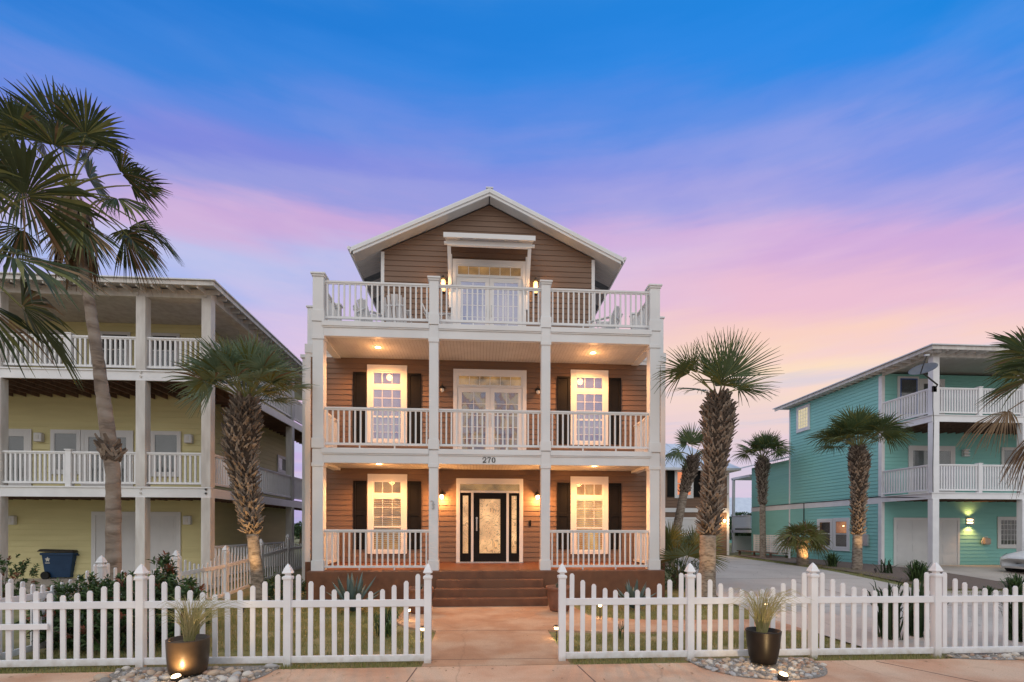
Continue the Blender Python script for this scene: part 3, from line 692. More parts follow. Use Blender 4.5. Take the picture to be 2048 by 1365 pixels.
lounge(-2.35, 14.75, math.pi*.98, 'white slatted deck chair seen from behind, left of the roof deck doors')
lounge(-1.15, 14.9, math.pi*.5, 'white slatted deck chair side on, close to the inner left deck post')
lounge(-3.1, 15.0, math.pi*.75, 'white slatted deck chair near the left end of the roof deck')
lounge(3.75, 14.9, -math.pi*.7, 'white slatted deck chair near the right end of the roof deck')
# ================================================================== YELLOW HOUSE (left)
YF, YY = 15.37, 17.70
YH = thing('yellow_house', 'pale yellow three level beach house with white wraparound balconies, left of the brown house', 'house', (-12, YY, .4))
WT = M['weather']; XE = -7.93; XS = -9.25
def yz(py): return hz(413, py, YF)
G0 = .38
B1B, B1T = yz(995.5), yz(974.5); B2B, B2T = yz(763.5), yz(743)
R1, R2 = yz(905.5), yz(676); BMB, ZRF = yz(596), hz(425, 563, 14.93)
q = MB(front(YY)); siding(q, -21, XS, G0, BMB+.15, .19); q.build('wall', M['yellow'], YH)
q = MB(lambda u, o, z: (XS+o, u, z)); siding(q, YY, 25.2, G0, BMB+.15, .19); q.build('wall', M['yellow'], YH)
q = MB(); q.box(-21, XS-.001, YY+.001, 25.2, G0-.4, BMB+.15); q.build('wall', M['yellow'], YH)
q = MB(); q.box(XS-.1, XS+.03, YY-.03, YY+.0, G0, BMB); q.box(XS+.0, XS+.03, YY, YY+.1, G0, BMB); q.box(XS-.02, XS+.03, 25.1, 25.22, G0, BMB); q.build('corner_trim', WT, YH)
for (zb, zt, nm) in ((B1B, B1T, 'd'), (B2B, B2T, 'd')):
    q = MB(); q.box(-21, XE, YF+.03, YF+.08, zb, zt-.03); q.box(XE-.05, XE, YF+.08, 28, zb, zt-.03); q.box(-21, XE+.02, YF, YF+.14, zt-.04, zt)
    q.build('deck_fascia', M['vinyl'], YH)
    q = MB(); q.box(-21, XE-.051, YF+.141, YY-.02, zt-.035, zt-.005); q.box(XS+.02, XE-.051, YY-.02, 28, zt-.035, zt-.005)
    q.build('deck_boards', M['underdeck'], YH)
    q = MB(); x = -20.8
    while x < XE-.1: q.box(x, x+.04, YF+.081, YY-.02, zb+.02, zt-.036); x += .41
    y = YY+.1
    while y < 28: q.box(XS+.02, XE-.051, y, y+.04, zb+.02, zt-.036); y += .41
    q.build('joists', M['underdeck'], YH)
cols = [(hx(280, YF), YF+.13), (-8.06, YF+.13), (-13.9, YF+.13), (-17.8, YF+.13), (-8.06, 22.0), (-8.06, 27.6)]
for x, y in cols:
    for z0, z1 in ((G0-.1, B1B-.001), (B1T, B2B-.001), (B2T, BMB-.001)):
        q = MB(); q.box(x-.135, x+.135, y-.13, y+.13, z0, z1); c = q.build('column', WT, YH, bevel=.012)
    for zt in (B1T-.13, B2T-.13):
        for dz in (-.06, .06): q = MB(); q.tube([(x, YF-.005, zt+dz), (x, YF+.03, zt+dz)], .03, 8); q.build('bolt', M['weather'], YH)
def yrail(x0, x1, zf, zt, n): railing(YH, (x0, YF+.11), (x1, YF+.11), zf+.08, zt, n, M['vinyl'], .05, .09)
xm = -11.95
for zf, zt in ((B1T, R1), (B2T, R2)):
    yrail(cols[0][0]+.135, cols[1][0]-.135, zf, zt, 11); yrail(xm+.08, cols[0][0]-.135, zf, zt, 13); yrail(cols[2][0]+.135, xm-.08, zf, zt, 13); yrail(-17.6, cols[2][0]-.135, zf, zt, 25)
    q = MB(); q.box(xm-.075, xm+.075, YF+.035, YF+.185, zf, zt+.03); q.box(xm-.095, xm+.095, YF+.015, YF+.205, zt+.03, zt+.06); q.build('rail_post', M['vinyl'], YH)
    for a, b, n in ((YF+.26, 18.6, 19), (18.75, 21.87, 19), (22.13, 24.8, 17), (24.95, 27.47, 16)): railing(YH, (-8.0, a), (-8.0, b), zf+.08, zt, n, M['vinyl'], .05, .09)
    for y in (18.67, 24.88): q = MB(); q.box(-8.07, -7.94, y-.065, y+.065, zf, zt+.04); q.build('rail_post', M['vinyl'], YH)
# top beam, rafters, fascia, hip roof
q = MB(); q.box(-21, -7.92, YF+.05, YF+.2, BMB, BMB+.24); q.box(-8.13, -7.96, YF+.2, 28, BMB, BMB+.24)
q.build('roof_beam', WT, YH, bevel=.01)
q = MB(); x = -20.7
def rafters(parent, m, xs, y0, y1, ys, x0, x1, z0, z1):
    q = MB(); q.box(-.022, .022, 0, y1-y0, 0, z1-z0); o = q.build('rafter_tail', m); me = o.data; bpy.data.objects.remove(o)
    for x in xs: link('rafter_tail', me, parent, (x, y0, z0))
    q = MB(); q.box(0, x1-x0, -.022, .022, 0, z1-z0); o = q.build('rafter_tail', m); me = o.data; bpy.data.objects.remove(o)
    for y in ys: link('rafter_tail', me, parent, (x0, y, z0))
rafters(YH, WT, [-20.7+.42*k for k in range(31)], 14.98, YF+.6, [15.4+.42*k for k in range(30)], -8.5, -7.70, ZRF-.18, ZRF-.05)
for xx in (-10, -8.06):
    for dz in (.07, .17): q = MB(); q.tube([(xx-.03, YF+.02, BMB+dz), (xx-.03, YF+.05, BMB+dz)], .045, 8); q.build('bolt', WT, YH)
q = MB(); q.box(-21, -7.63, 14.93, 14.97, ZRF-.12, ZRF); q.box(-7.67, -7.63, 14.97, 28.4, ZRF-.12, ZRF); q.build('fascia', WT, YH)
q = MB(); a, b = (-7.48, 14.86), (-7.48, 28.5)
q.add([(-21.5,14.86,ZRF+.01),(-7.57,14.88,ZRF+.01),(-7.57,28.5,ZRF+.01),(-21.5,28.5,ZRF+.01),(-14.2,21.6,ZRF+1.9),(-21.5,21.6,ZRF+1.9),
       (-21.5,14.86,ZRF+.04),(-7.57,14.88,ZRF+.04),(-7.57,28.5,ZRF+.04),(-21.5,28.5,ZRF+.04),(-14.2,21.6,ZRF+1.93),(-21.5,21.6,ZRF+1.93)],
      [(6,7,10,11),(7,8,10),(8,9,11,10),(0,1,7,6),(1,2,8,7),(2,3,9,8),(0,3,2,1)]); q.build('roof', M['roofm'], YH)
q = MB(); q.box(-20.9, -8.14, YF+.21, YY-.02, BMB+.08, BMB+.10); q.box(XS+.03, -8.14, YY, 27.9, BMB+.08, BMB+.10); q.build('porch_ceiling', WT, YH)
# openings
tfy = front(YY)
def yx(px): return hx(px, YY)
def yzz(px, py): return hz(px, py, YY)
x0, x1 = yx(185), yx(363); zt = yzz(275, 1024)
q = MB(tfy); q.ring(x0, x1, G0, zt, .13, .017, .06, wb=0); g = q.build('garage_door', W, YH)
q = MB(tfy); q.box(x0+.13, x1-.13, .017, .03, G0, zt-.13)
for k in range(1, 4): z = G0+(zt-.13-G0)*k/4; q.box(x0+.13, x1-.13, .03, .036, z-.05, z-.02)
for k in range(4):
    for j in range(6):
        a = x0+.2+(x1-x0-.33)*j/6; z = G0+(zt-.13-G0)*k/4; q.box(a, a+(x1-x0-.33)/6-.12, .03, .035, z+.1, z+(zt-.13-G0)/4-.12)
q.build('door_panel', M['gdoor'], g)
zb = B1T; zt = yzz(180, 861)
for pl, pr in ((3, 65),):
    x0, x1 = yx(pl), yx(pr); q = MB(tfy); q.ring(x0, x1, zb, zt, .1, .017, .06, wb=0); f = q.build('door_frame', W, YH)
    doorleaf(YH, tfy, x0+.1, x1-.1, zb+.02, zt-.1, W, M['glassr'], M['greyshade'], .14, .3, 1, 1, 'door')
x0, x1 = yx(103), yx(268)
sashwin(YH, tfy, x0, yx(163), zb+.6, zt, .1, M['glassr'], M['greyshade'], trim=W, mid=False)
q = MB(tfy); q.ring(yx(164), x1, zb, zt, .1, .017, .06, wb=0); q.build('door_frame', W, YH)
a, b = yx(164)+.1, x1-.1
doorleaf(YH, tfy, a, (a+b)/2-.003, zb+.02, zt-.1, W, M['glassr'], M['greyshade'], .13, .3, 1, 1, 'door'); doorleaf(YH, tfy, (a+b)/2+.003, b, zb+.02, zt-.1, W, M['glassr'], M['greyshade'], .13, .3, 1, 1, 'door')
sashwin(YH, tfy, yx(303), yx(363), zb+.55, zt, .1, M['glassr'], M['greyshade'], trim=W, mid=False)
for pl, pr in ((86, 124), (200, 262), (300, 360), (20, 60)):
    sashwin(YH, tfy, yx(pl), yx(pr), B2T+.75, B2T+1.95, .07, M['glassr'], M['slate'], trim=W)
sx = lambda o: o
tfs = lambda u, o, z: (XS+o, u, z)
def side_y(px): return XS/ math.tan(TH+math.atan(un(px, HOR)[0]))
sashwin(YH, tfs, side_y(553), side_y(572.5), hz(560, 945, side_y(560)), hz(560, 912, side_y(560)), .09, M['glassr'], M['greyshade'], trim=W, mid=False)
def ylamp(px, py, label):
    x, z = yx(px), yzz(px, py); t = thing('wall_sconce', label, 'wall lamp', (x, YY, z), 'unlit wall boxes of the yellow house')
    q = MB(tfy); q.box(x-.13, x+.13, .017, .16, z-.15, z+.15); q.build('lamp_box', W, t, bevel=.03)
    q = MB(tfy); q.lathe; q.box(x-.05, x+.05, .16, .175, z-.07, z+.07); q.build('lamp_lens', M['frost'], t, bevel=.01)
for a in ((28, 1041, 'square unlit wall lamp at ground level, left of the blue bin'), (378, 1041, 'square unlit wall lamp at ground level, right of the white garage door'),
          (82, 876, 'square unlit wall lamp on the first balcony, between a door and the wide window'), (380, 879, 'square unlit wall lamp on the first balcony, right of the last window')): ylamp(*a)
# stair at the far side
q = MB()
for k in range(12): q.box(-8.6, -7.4, 28.2+.28*k, 28.5+.28*k, 3.4-.26*k-.05, 3.4-.26*k)
for s in (-8.6, -7.4):
    q.bar((s, 28.1, 4.4), (s, 31.6, 1.2), .08, .08); q.bar((s, 28.1, 3.4), (s, 31.6, .2), .05, .25)
    for k in range(9): y = 28.2+.4*k; z = 4.4-.914*(y-28.1); q.bar((s, y, z), (s, y, z-.95), .04, .04)
q.build('outside_stair', WT, YH)
# blue wheeled bin
bx, by = xd(132, 16.9); bz = gz(by)
t = thing('wheelie_bin', 'dark blue wheeled refuse bin with a pale emblem, under the yellow house', 'bin', (bx, by, bz))
q = MB()
def taper(q, x0, x1, y0, y1, z0, X0, X1, Y0_, Y1_, z1): q.add([(x0,y0,z0),(x1,y0,z0),(x1,y1,z0),(x0,y1,z0),(X0,Y0_,z1),(X1,Y0_,z1),(X1,Y1_,z1),(X0,Y1_,z1)], [(0,3,2,1),(4,5,6,7),(0,1,5,4),(1,2,6,5),(2,3,7,6),(3,0,4,7)])
taper(q, bx-.42, bx+.36, by-.3, by+.3, bz+.05, bx-.50, bx+.50, by-.36, by+.36, bz+.86)
q.box(bx-.53, bx+.53, by-.39, by+.39, bz+.80, bz+.88); q.box(bx+.5, bx+.58, by-.3, by+.3, bz+.78, bz+.82)
t1 = q.build('bin_body', M['bin'], t, bevel=.03)
q = MB(); q.add([(bx-.62,by-.4,bz+.92),(bx+.55,by-.4,bz+.90),(bx+.55,by+.4,bz+.90),(bx-.62,by+.4,bz+.92),(bx-.55,by-.36,bz+1.0),(bx+.5,by-.36,bz+.97),(bx+.5,by+.36,bz+.97),(bx-.55,by+.36,bz+1.0)], [(0,3,2,1),(4,5,6,7),(0,1,5,4),(1,2,6,5),(2,3,7,6),(3,0,4,7)])
q.build('bin_lid', M['iron'], t, bevel=.02)
for s in (-.36, .36): q = MB(); q.tube([(bx-.36, by+s-.04, bz+.13), (bx-.36, by+s+.04, bz+.13)], .13, 18); q.build('wheel', M['rubber'], t)
q = MB(front(by-.347)); c = (bx-.30, bz+.66); P = []
for k in range(10): r = .085 if k % 2 == 0 else .045; a = math.pi/2+k*math.pi/5; P.append((c[0]+r*math.cos(a), .0, c[1]+r*math.sin(a)))
q.add(P+[(p[0], .012, p[2]) for p in P], [tuple(range(10)), tuple(range(19, 9, -1))]+[(k, (k+1) % 10, 10+(k+1) % 10, 10+k) for k in range(10)]); q.box(c[0]-.07, c[0]+.07, 0, .012, c[1]-.13, c[1]-.105); q.build('emblem', M['frost'], t)
# ================================================================== TEAL HOUSE (right)
TF, TW, TX, TB = 19.1, 21.7, 18.40, 28.5
TH_ = thing('teal_house', 'turquoise clapboard beach house with white corner balconies, right of the driveway', 'house', (TX, TW, .35))
def tz(py): return hz(1871, py, TF)
g0 = .33
b1B, b1T = tz(998), tz(985); b2B, b2T = tz(843), tz(829); r1, r2 = tz(928), tz(774); bmb, zrf = tz(713), hz(1869, 691, 18.62)
RX = 30.0
q = MB(front(TW)); siding(q, TX, RX, g0, bmb+.1, .17); q.build('wall', M['teal'], TH_)
q = MB(lambda u, o, z: (TX-o, u, z)); siding(q, TW, TB, g0+.15, bmb+.1, .17); siding(q, TB, 32.6, g0+.15, 6.1, .17); q.build('wall', M['teal'], TH_)
q = MB(); q.box(TX+.001, RX, TW+.001, TB, 0, bmb+.1); q.box(TX+.001, TX+6, TB, 32.6, 0, 6.1); q.build('wall', M['teal'], TH_)
q = MB(); q.box(TX-.03, TX+.12, TW-.03, TW, g0, bmb); q.box(TX-.03, TX-.001, TW, TW+.16, g0, bmb); q.box(TX-.03, TX, TB-.1, TB+.01, g0, bmb)
zb_ = hz(1763, 996, TW); q.box(TX-.028, TX-.001, TW+.16, 32.6, zb_-.26, zb_+.02)
q.build('corner_trim', M['vinyl'], TH_)
for (zb, zt) in ((b1B, b1T), (b2B, b2T)):
    q = MB(); q.box(TX-.02, RX, TF+.03, TF+.08, zb, zt-.03); q.box(TX-.02, TX+.03, TF+.08, TW-.03, zb, zt-.03); q.box(TX-.06, RX, TF, TF+.14, zt-.035, zt); q.box(TX-.06, TX+.08, TF+.14, TW-.03, zt-.035, zt)
    q.build('deck_fascia', M['vinyl'], TH_)
    q = MB(); q.box(TX+.08, RX, TF+.141, TW-.02, zt-.035, zt-.005); q.build('deck_boards', M['underdeck'], TH_)
    q = MB(); x = TX+.3
    while x < RX: q.box(x, x+.04, TF+.081, TW-.02, zb+.03, zt-.036); x += .41
    q.build('joists', M['underdeck'], TH_)
tcols = [(TX+.14, TF+.12), (hx(2052, TF), TF+.12), (28.5, TF+.12)]
for x, y in tcols:
    for z0, z1 in ((g0-.3, b1B-.001), (b1T, b2B-.001), (b2T, bmb-.001)): q = MB(); q.box(x-.14, x+.14, y-.11, y+.13, z0, z1); q.build('column', M['vinyl'], TH_, bevel=.012)
xm = (tcols[0][0]+tcols[1][0])/2
for zf, zt in ((b1T, r1), (b2T, r2)):
    for a, b in ((tcols[0][0]+.14, xm-.08), (xm+.08, tcols[1][0]-.14)): railing(TH_, (a, TF+.11), (b, TF+.11), zf+.08, zt, 15, M['vinyl'], .05, .09)
    q = MB(); q.box(xm-.075, xm+.075, TF+.035, TF+.185, zf, zt+.03); q.box(xm-.095, xm+.095, TF+.015, TF+.205, zt+.03, zt+.06); q.build('rail_post', M['vinyl'], TH_)
    railing(TH_, (TX+.04, TF+.25), (TX+.04, TW-.03), zf+.08, zt, 17, M['vinyl'], .05, .09)
q = MB(); q.box(TX-.02, RX, TF+.05, TF+.2, bmb, bmb+.2); q.box(TX-.02, TX+.12, TF+.2, TW-.03, bmb, bmb+.2); q.build('roof_beam', M['weather'], TH_)
rafters(TH_, M['vinyl'], [TX-.2+.42*k for k in range(24)], 18.68, TF+.5, [18.9+.42*k for k in range(24)], 17.96, TX+.15, zrf-.17, zrf-.05)
q = MB(); q.box(17.9, RX, 18.62, 18.66, zrf-.14, zrf); q.box(17.9, 17.94, 18.66, 29.2, zrf-.14, zrf); q.build('fascia', M['weather'], TH_)
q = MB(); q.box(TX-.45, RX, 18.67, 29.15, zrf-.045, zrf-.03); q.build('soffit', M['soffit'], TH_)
q = MB()
q.add([(17.82,18.55,zrf+.01),(RX+.5,18.55,zrf+.01),(RX+.5,29.3,zrf+.01),(17.82,29.3,zrf+.01),(23.4,24,zrf+1.5),(RX+.5,24,zrf+1.5),
       (17.82,18.55,zrf+.05),(RX+.5,18.55,zrf+.05),(RX+.5,29.3,zrf+.05),(17.82,29.3,zrf+.05),(23.4,24,zrf+1.54),(RX+.5,24,zrf+1.54)],
      [(6,7,11,10),(6,10,9),(9,10,11,8),(0,1,7,6),(2,3,9,8),(3,0,6,9),(0,3,2,1)]); q.build('roof', M['roofm'], TH_)
zw = 6.1
q = MB(); q.add([(17.8,TB+.05,zw),(24.6,TB+.05,zw+1.6),(24.6,33.2,zw+1.6),(17.8,33.2,zw),(17.8,TB+.05,zw+.06),(24.6,TB+.05,zw+1.66),(24.6,33.2,zw+1.66),(17.8,33.2,zw+.06)], [(0,3,2,1),(4,5,6,7),(0,1,5,4),(1,2,6,5),(2,3,7,6),(3,0,4,7)])
for k in range(12): y = TB+.3+k*.42; q.bar((17.8,y,zw+.075),(24.6,y,zw+1.675),.025,.03)
q.build('roof', M['roofm'], TH_)
# back porch of the wing
q = MB(); xp = TX-.1; q.box(xp, xp+.16, 34.9, 35.06, 0, 5.6); q.box(xp, TX+3, 32.7, 35.2, 5.55, 5.7); q.box(xp, TX+3, 32.7, 35.2, 1.75, 1.95); q.box(xp, TX+3, 35.0, 35.05, .35, 1.5); q.build('back_porch', M['vinyl'], TH_)
railing(TH_, (xp, 34.95), (TX+3, 34.95), 2.05, 2.95, 26, M['vinyl'], .05, .08); railing(TH_, (xp+.05, 32.7), (xp+.05, 34.9), 2.05, 2.95, 16, M['vinyl'], .05, .08)
tft = front(TW)
def tx(px): return hx(px, TW)
def tzz(px, py): return hz(px, py, TW)
x0, x1 = tx(1786), tx(1917.5); zt = tzz(1850, 1036)
q = MB(tft); q.ring(x0, x1, g0, zt, .1, .017, .06, wb=0); g = q.build('garage_door', W, TH_)
q = MB(tft); q.box(x0+.1, x1-.1, .017, .03, g0, zt-.1)
for k in range(4):
    for j in range(4):
        a = x0+.15+(x1-x0-.25)*j/4; z = g0+(zt-.1-g0)*k/4; q.box(a+.03, a+(x1-x0-.25)/4-.06, .03, .04, z+.08, z+(zt-.1-g0)/4-.08)
q.build('door_panel', M['gdoor'], g)
w = sashwin(TH_, tft, tx(1993.5), tx(2039), tzz(2016, 1096), tzz(2016, 1034), .13, M['glass'], M['slate'], 5, 5, trim=W, mid=False, label='glass block window at ground level')
zt = tzz(1860, 892.5)
q = MB(tft); q.ring(tx(1815), tx(1908), b1T, zt, .1, .017, .06, wb=0); q.build('door_frame', W, TH_)
a, b = tx(1815)+.1, tx(1908)-.1
for p, r in ((a, (a+b)/2-.003), ((a+b)/2+.003, b)): doorleaf(TH_, tft, p, r, b1T+.02, zt-.1, W, M['glassr'], M['greyshade'], .12, .25, 1, 1, 'door')
sashwin(TH_, tft, tx(2000.5), tx(2050), b1T+.75, tzz(2020, 895.5), .1, M['glassr'], M['greyshade'], trim=W)
sashwin(TH_, tft, tx(1793), tx(1835.5), b2T+.5, tzz(1815, 754), .1, M['glassr'], M['slate'], trim=W, label='upper window with a blue edged shade')
q = MB(tft); q.ring(tx(1797)+.02, tx(1833)-.02, b2T+.62, tzz(1815, 758), .05, .0585, .064); q.build('blue_film', mat('blue_film', (.07,.15,.42), None), TH_)
q = MB(tft); q.ring(tx(1836), tx(1887), b2T, tzz(1860, 759), .09, .017, .06, wb=0); q.build('door_frame', W, TH_)
doorleaf(TH_, tft, tx(1836)+.09, tx(1887)-.09, b2T+.02, tzz(1860, 759)-.09, W, M['glassr'], M['slate'], .13, .3, 1, 1, 'door')
# side wall windows
def ty(px): return TX/math.tan(TH+math.atan(un(px, HOR)[0]))
tfx = lambda u, o, z: (TX-o, u, z)
def tys(pl, pr, pt, pb):
    yl, yr = ty(pr), ty(pl); ym = ty((pl+pr)/2); return yl, yr, hz((pl+pr)/2, pb, ym), hz((pl+pr)/2, pt, ym)
a = tys(1594, 1620.5, 812, 862); sashwin(TH_, tfx, *a, .14, M['glass'], M['litblock'], 4, 6, trim=W, mid=False, label='lit glass block window high on the side wall')
a = tys(1636, 1667, 1038, 1098); sashwin(TH_, tfx, *a, .16, M['glassr'], M['darkin'], trim=W, label='dark sash window of the ground floor pair')
a = tys(1668, 1700.5, 1036, 1101); w = sashwin(TH_, tfx, *a, .16, M['glassr'], M['darkin'], trim=W, label='sash window with a small lit bulb inside')
yb, zb = (a[0]+a[1])/2-.15, a[3]-.42
q = MB(tfx); q.lathe([(.001,-.02),(.05,0),(.001,.02)], (yb, .030, zb), 10); q.build('bulb', M['warmbulb'], w)
q = MB(tfx); q.box(a[0]+.2, a[1]-.2, .024, .027, (a[2]+a[3])/2+.05, a[3]-.2); q.build('lit_shade', lit('amber_shade', (.30,.10,.04), (.55,.22,.08), .8, 2), w)
# lamps and boxes on the teal front wall
def tlamp(px, py, on, label):
    x, z = tx(px), tzz(px, py); t = thing('wall_sconce', label, 'wall lamp', (x, TW, z), 'slatted wall lamps of the turquoise house')
    q = MB(tft); q.box(x-.12, x+.12, .017, .06, z-.17, z+.17)
    for k in (-1, 0, 1): q.box(x-.14, x+.14, .06, .18, z+k*.13-.03, z+k*.13+.03)
    q.build('lamp_body', M['vinyl'] if not on else M['weather'], t, bevel=.006)
    q = MB(tft); q.box(x-.10, x+.10, .061, .14, z-.09, z-.04); q.box(x-.10, x+.10, .061, .14, z+.04, z+.09); q.build('lamp_lens', M['pathbulb'] if on else M['frost'], t)
    if on:
        spot(t, (x, TW-.2, z+.2), (x, TW-.02, z+1.2), 34, 125, (1,.48,.13), .05, .9); spot(t, (x, TW-.2, z-.2), (x, TW-.02, z-1.2), 50, 125, (1,.48,.13), .05, .8)
tlamp(1936, 1043, True, 'lit wall lamp with up and down glow between garage door and glass block window')
tlamp(1927, 907, False, 'unlit slatted wall lamp on the first balcony, right of the double doors')
x, z = tx(1968), tzz(1968, 1083)
t = thing('hose_reel', 'beige wall mounted hose reel right of the lit lamp', 'hose reel', (x, TW, z))
q = MB(tft); q.box(x-.17, x+.17, .017, .2, z-.15, z+.15); q.build('reel_case', mat('beige_plastic', (.50,.38,.30), None), t, bevel=.06)
q = MB(tft); q.tube([(x-.19,.1,z-.12),(x-.22,.1,z-.02),(x-.15,.12,z+.17),(x+.05,.12,z+.2)], .025, 8); q.build('handle', M['weather'], t)
q = MB(); yb_ = ty(1609); q.tube([(TX-.035, 32.4, zb_+.03), (TX-.035, 28, zb_+.05), (TX-.035, 25, zb_+.03), (TX-.035, TW+.2, zb_+.06), (TX+.0, TF+.3, b1B+.05)], .022, 6)
q.tube([(TX-.035, yb_, zb_+.03), (TX-.04, yb_, zb_-.5), (TX-.04, yb_, .5)], .025, 6); q.build('cable', M['iron'], TH_)
q = MB(); xk = tcols[0][0]-.15; q.tube([(xk, TF+.0, b2T+1.1), (xk-.02, TF-.01, b2T+.3), (xk+.01, TF-.02, b2B), (xk-.01, TF-.01, b1T+1), (xk, TF-.01, b1T)], .012, 6); q.build('cable', M['iron'], TH_)
q = MB(tfx); ym_ = ty(1735); q.box(ym_-.15, ym_+.15, .017, .14, 1.2, 1.75); q.tube([(ym_,.10,1.75),(ym_,.10,2.6)], .03, 8); q.build('meter_box', M['metal'], TH_, bevel=.01)
# satellite dish on the corner column
dx, dy = tcols[0][0]-.16, TF+.05; dz = hz(1860, 778, TF)
t = thing('satellite_dish', 'grey oval satellite dish clamped to the upper balcony column', 'dish', (dx, dy, dz))
c = V3((hx(1846, TF-.5), TF-.5, hz(1846, 742, TF-.5)))
ax = Vector((-.58, -.36, .73)).normalized(); u = ax.cross(Vector((0,0,1))).normalized(); v = u.cross(ax)
q = MB(); vs = []; fs = []; NR, NS = 6, 28
for side_ in (0, 1):
    for i in range(NR+1):
        r = i/NR
        for k in range(NS):
            a = 2*math.pi*k/NS; vs.append(c+u*(.47*r*math.cos(a))+v*(.38*r*math.sin(a))+ax*(.10*r*r-.015*side_))
for sd in (0, 1):
    o = sd*(NR+1)*NS
    for i in range(NR):
        for k in range(NS): fs.append((o+i*NS+k, o+i*NS+(k+1) % NS, o+(i+1)*NS+(k+1) % NS, o+(i+1)*NS+k))
o2 = (NR+1)*NS
for k in range(NS): fs.append((NR*NS+k, NR*NS+(k+1) % NS, o2+NR*NS+(k+1) % NS, o2+NR*NS+k))
q.add(vs, fs); q.build('dish_bowl', mat('dish_grey', (.15,.155,.17), (.12,.125,.14), 3, .6), t, smooth=True)
q = MB(); e = c+ax*.62-u*.22; q.tube([c-v*.36+ax*.1, c-v*.28+ax*.35-u*.1, e], .02, 7); q.tube([c-ax*.02, c-ax*.16, V3((dx+.05, dy-.2, dz+.12)), V3((dx+.12, dy-.02, dz))], .03, 8)
q.box(dx+.02, dx+.18, dy-.04, dy+.02, dz-.12, dz+.12); q.build('mast', M['iron'], t)
q = MB(); q.bar(e+Vector((-.09,0,0)), e+Vector((.09,0,.02)), .07, .07); q.build('receiver', M['metal'], t, bevel=.01)
# lattice screen and bench by the teal wall
ly0, ly1 = ty(1513)+.5, ty(1590)
lx = TX-.9
t = thing('lattice_screen', 'white lattice privacy screen standing before the turquoise side wall', 'screen', (lx, 27.5, .35))
q = MB()
la, lb = 27.1, 30.7; z0, z1 = .55, 1.62
for y in (la, (la+lb)/2, lb): q.box(lx-.04, lx+.04, y-.04, y+.04, .3, z1+.03)
for a, b in ((la+.04, (la+lb)/2-.04), ((la+lb)/2+.04, lb-.04)):
    q.box(lx-.02, lx+.02, a, b, z1-.03, z1+.02); q.box(lx-.02, lx+.02, a, b, z0-.05, z0)
    n = 11
    for k in range(1, n): y = a+(b-a)*k/n; q.box(lx-.012, lx-.002, y-.035, y+.035, z0, z1-.03)
    for k in range(1, 8): z = z0+(z1-z0)*k/8; q.box(lx+.0, lx+.012, a, b, z-.035, z+.035)
q.build('lattice', M['vinyl'], t)
t = thing('garden_bench', 'low grey wooden bench at the foot of the lattice screen', 'bench', (lx-.7, 27.5, .33))
q = MB(); q.box(lx-.9, lx-.45, 27.4, 31.2, .58, .64); q.build('seat', M['underdeck'], t)
for y in (27.6, 29.3, 31.0): q = MB(); q.box(lx-.85, lx-.75, y-.05, y+.05, .25, .58); q.build('leg', M['underdeck'], t)
# ================================================================== BROWN GARAGE behind
GY = 30.5
GH = thing('garage_house', 'small brown garage house with a pale metal roof at the end of the driveway', 'house', (12.5, GY, .33))
def bx_(px): return hx(px, GY)
def bz_(px, py): return hz(px, py, GY)
gx1 = bx_(1457); gx0 = 6.6; ev = bz_(1400, 938)
q = MB(front(GY)); siding(q, gx0, gx1, .33, ev, .19); q.build('wall', M['brown'], GH)
q = MB(); q.box(gx0, gx1, GY+.001, 38, 0, ev); q.build('wall', M['brown'], GH)
q = MB(front(GY)); zz = bz_(1400, 1021); q.box(gx0, gx1, .017, .06, zz-.13, zz+.13); q.box(gx1-.12, gx1+.02, .017, .05, .33, ev); q.build('trim_band', W, GH)
rz_ = bz_(1400, 938)+.0; rt = hz(1400, 889, 34.5)
q = MB(); q.add([(gx0-1,GY-.5,ev),(gx1+.55,GY-.5,ev),(gx1-1.2,34.5,rt),(gx0-1,34.5,rt),(gx1+.55,38.6,ev),(gx0-1,38.6,ev),(gx0-1,GY-.5,ev-.14),(gx1+.55,GY-.5,ev-.14),(gx1+.55,38.6,ev-.14),(gx0-1,38.6,ev-.14)],
   [(0,1,2,3),(1,4,2),(3,2,4,5),(0,6,7,1),(1,7,8,4),(6,9,8,7)])
for k in range(16):
    x = gx0+k*.6
    if x < gx1-1.3: q.bar((x,GY-.5,ev+.02),(x,34.5,rt+.02),.03,.04)
q.build('roof', M['roofm'], GH)
wz0, wz1 = bz_(1367, 996), bz_(1367, 938.5)
sashwin(GH, front(GY), bx_(1348.5), bx_(1386), wz0, wz1-.02, .15, M['glass'], M['litor'], trim=W, label='window glowing orange')
for a, b in ((1334, 1348), (1387, 1400)): q = MB(front(GY)); q.ring(bx_(a), bx_(b), wz0+.05, wz1-.05, .07, .017, .06); q.box(bx_(a)+.07, bx_(b)-.07, .017, .04, wz0+.12, wz1-.12); q.build('shutter', M['black'], GH)
x0, x1 = bx_(1330), bx_(1412); zt = bz_(1370, 1035)
q = MB(front(GY)); q.ring(x0, x1, .33, zt, .12, .017, .06, wb=0); g = q.build('garage_door', W, GH)
q = MB(front(GY)); q.box(x0+.12, x1-.12, .017, .03, .33, zt-.12)
for k in range(4):
    for j in range(4): a = x0+.15+(x1-x0-.3)*j/4; z = .33+(zt-.45)*k/4; q.box(a+.04, a+(x1-x0-.3)/4-.06, .03, .037, z+.07, z+(zt-.45)/4-.07)
q.build('door_panel', M['gdoor'], g)
x, z = bx_(1446.5), bz_(1446.5, 1042)
t = thing('wall_lantern', 'bright lit lantern on the garage house wall, right of its white door', 'wall lamp', (x, GY, z))
q = MB(front(GY)); q.box(x-.06, x+.06, .017, .05, z-.1, z+.1); q.tube([(x,.05,z+.08),(x,.15,z+.12)], .02, 6); q.build('arm', M['iron'], t)
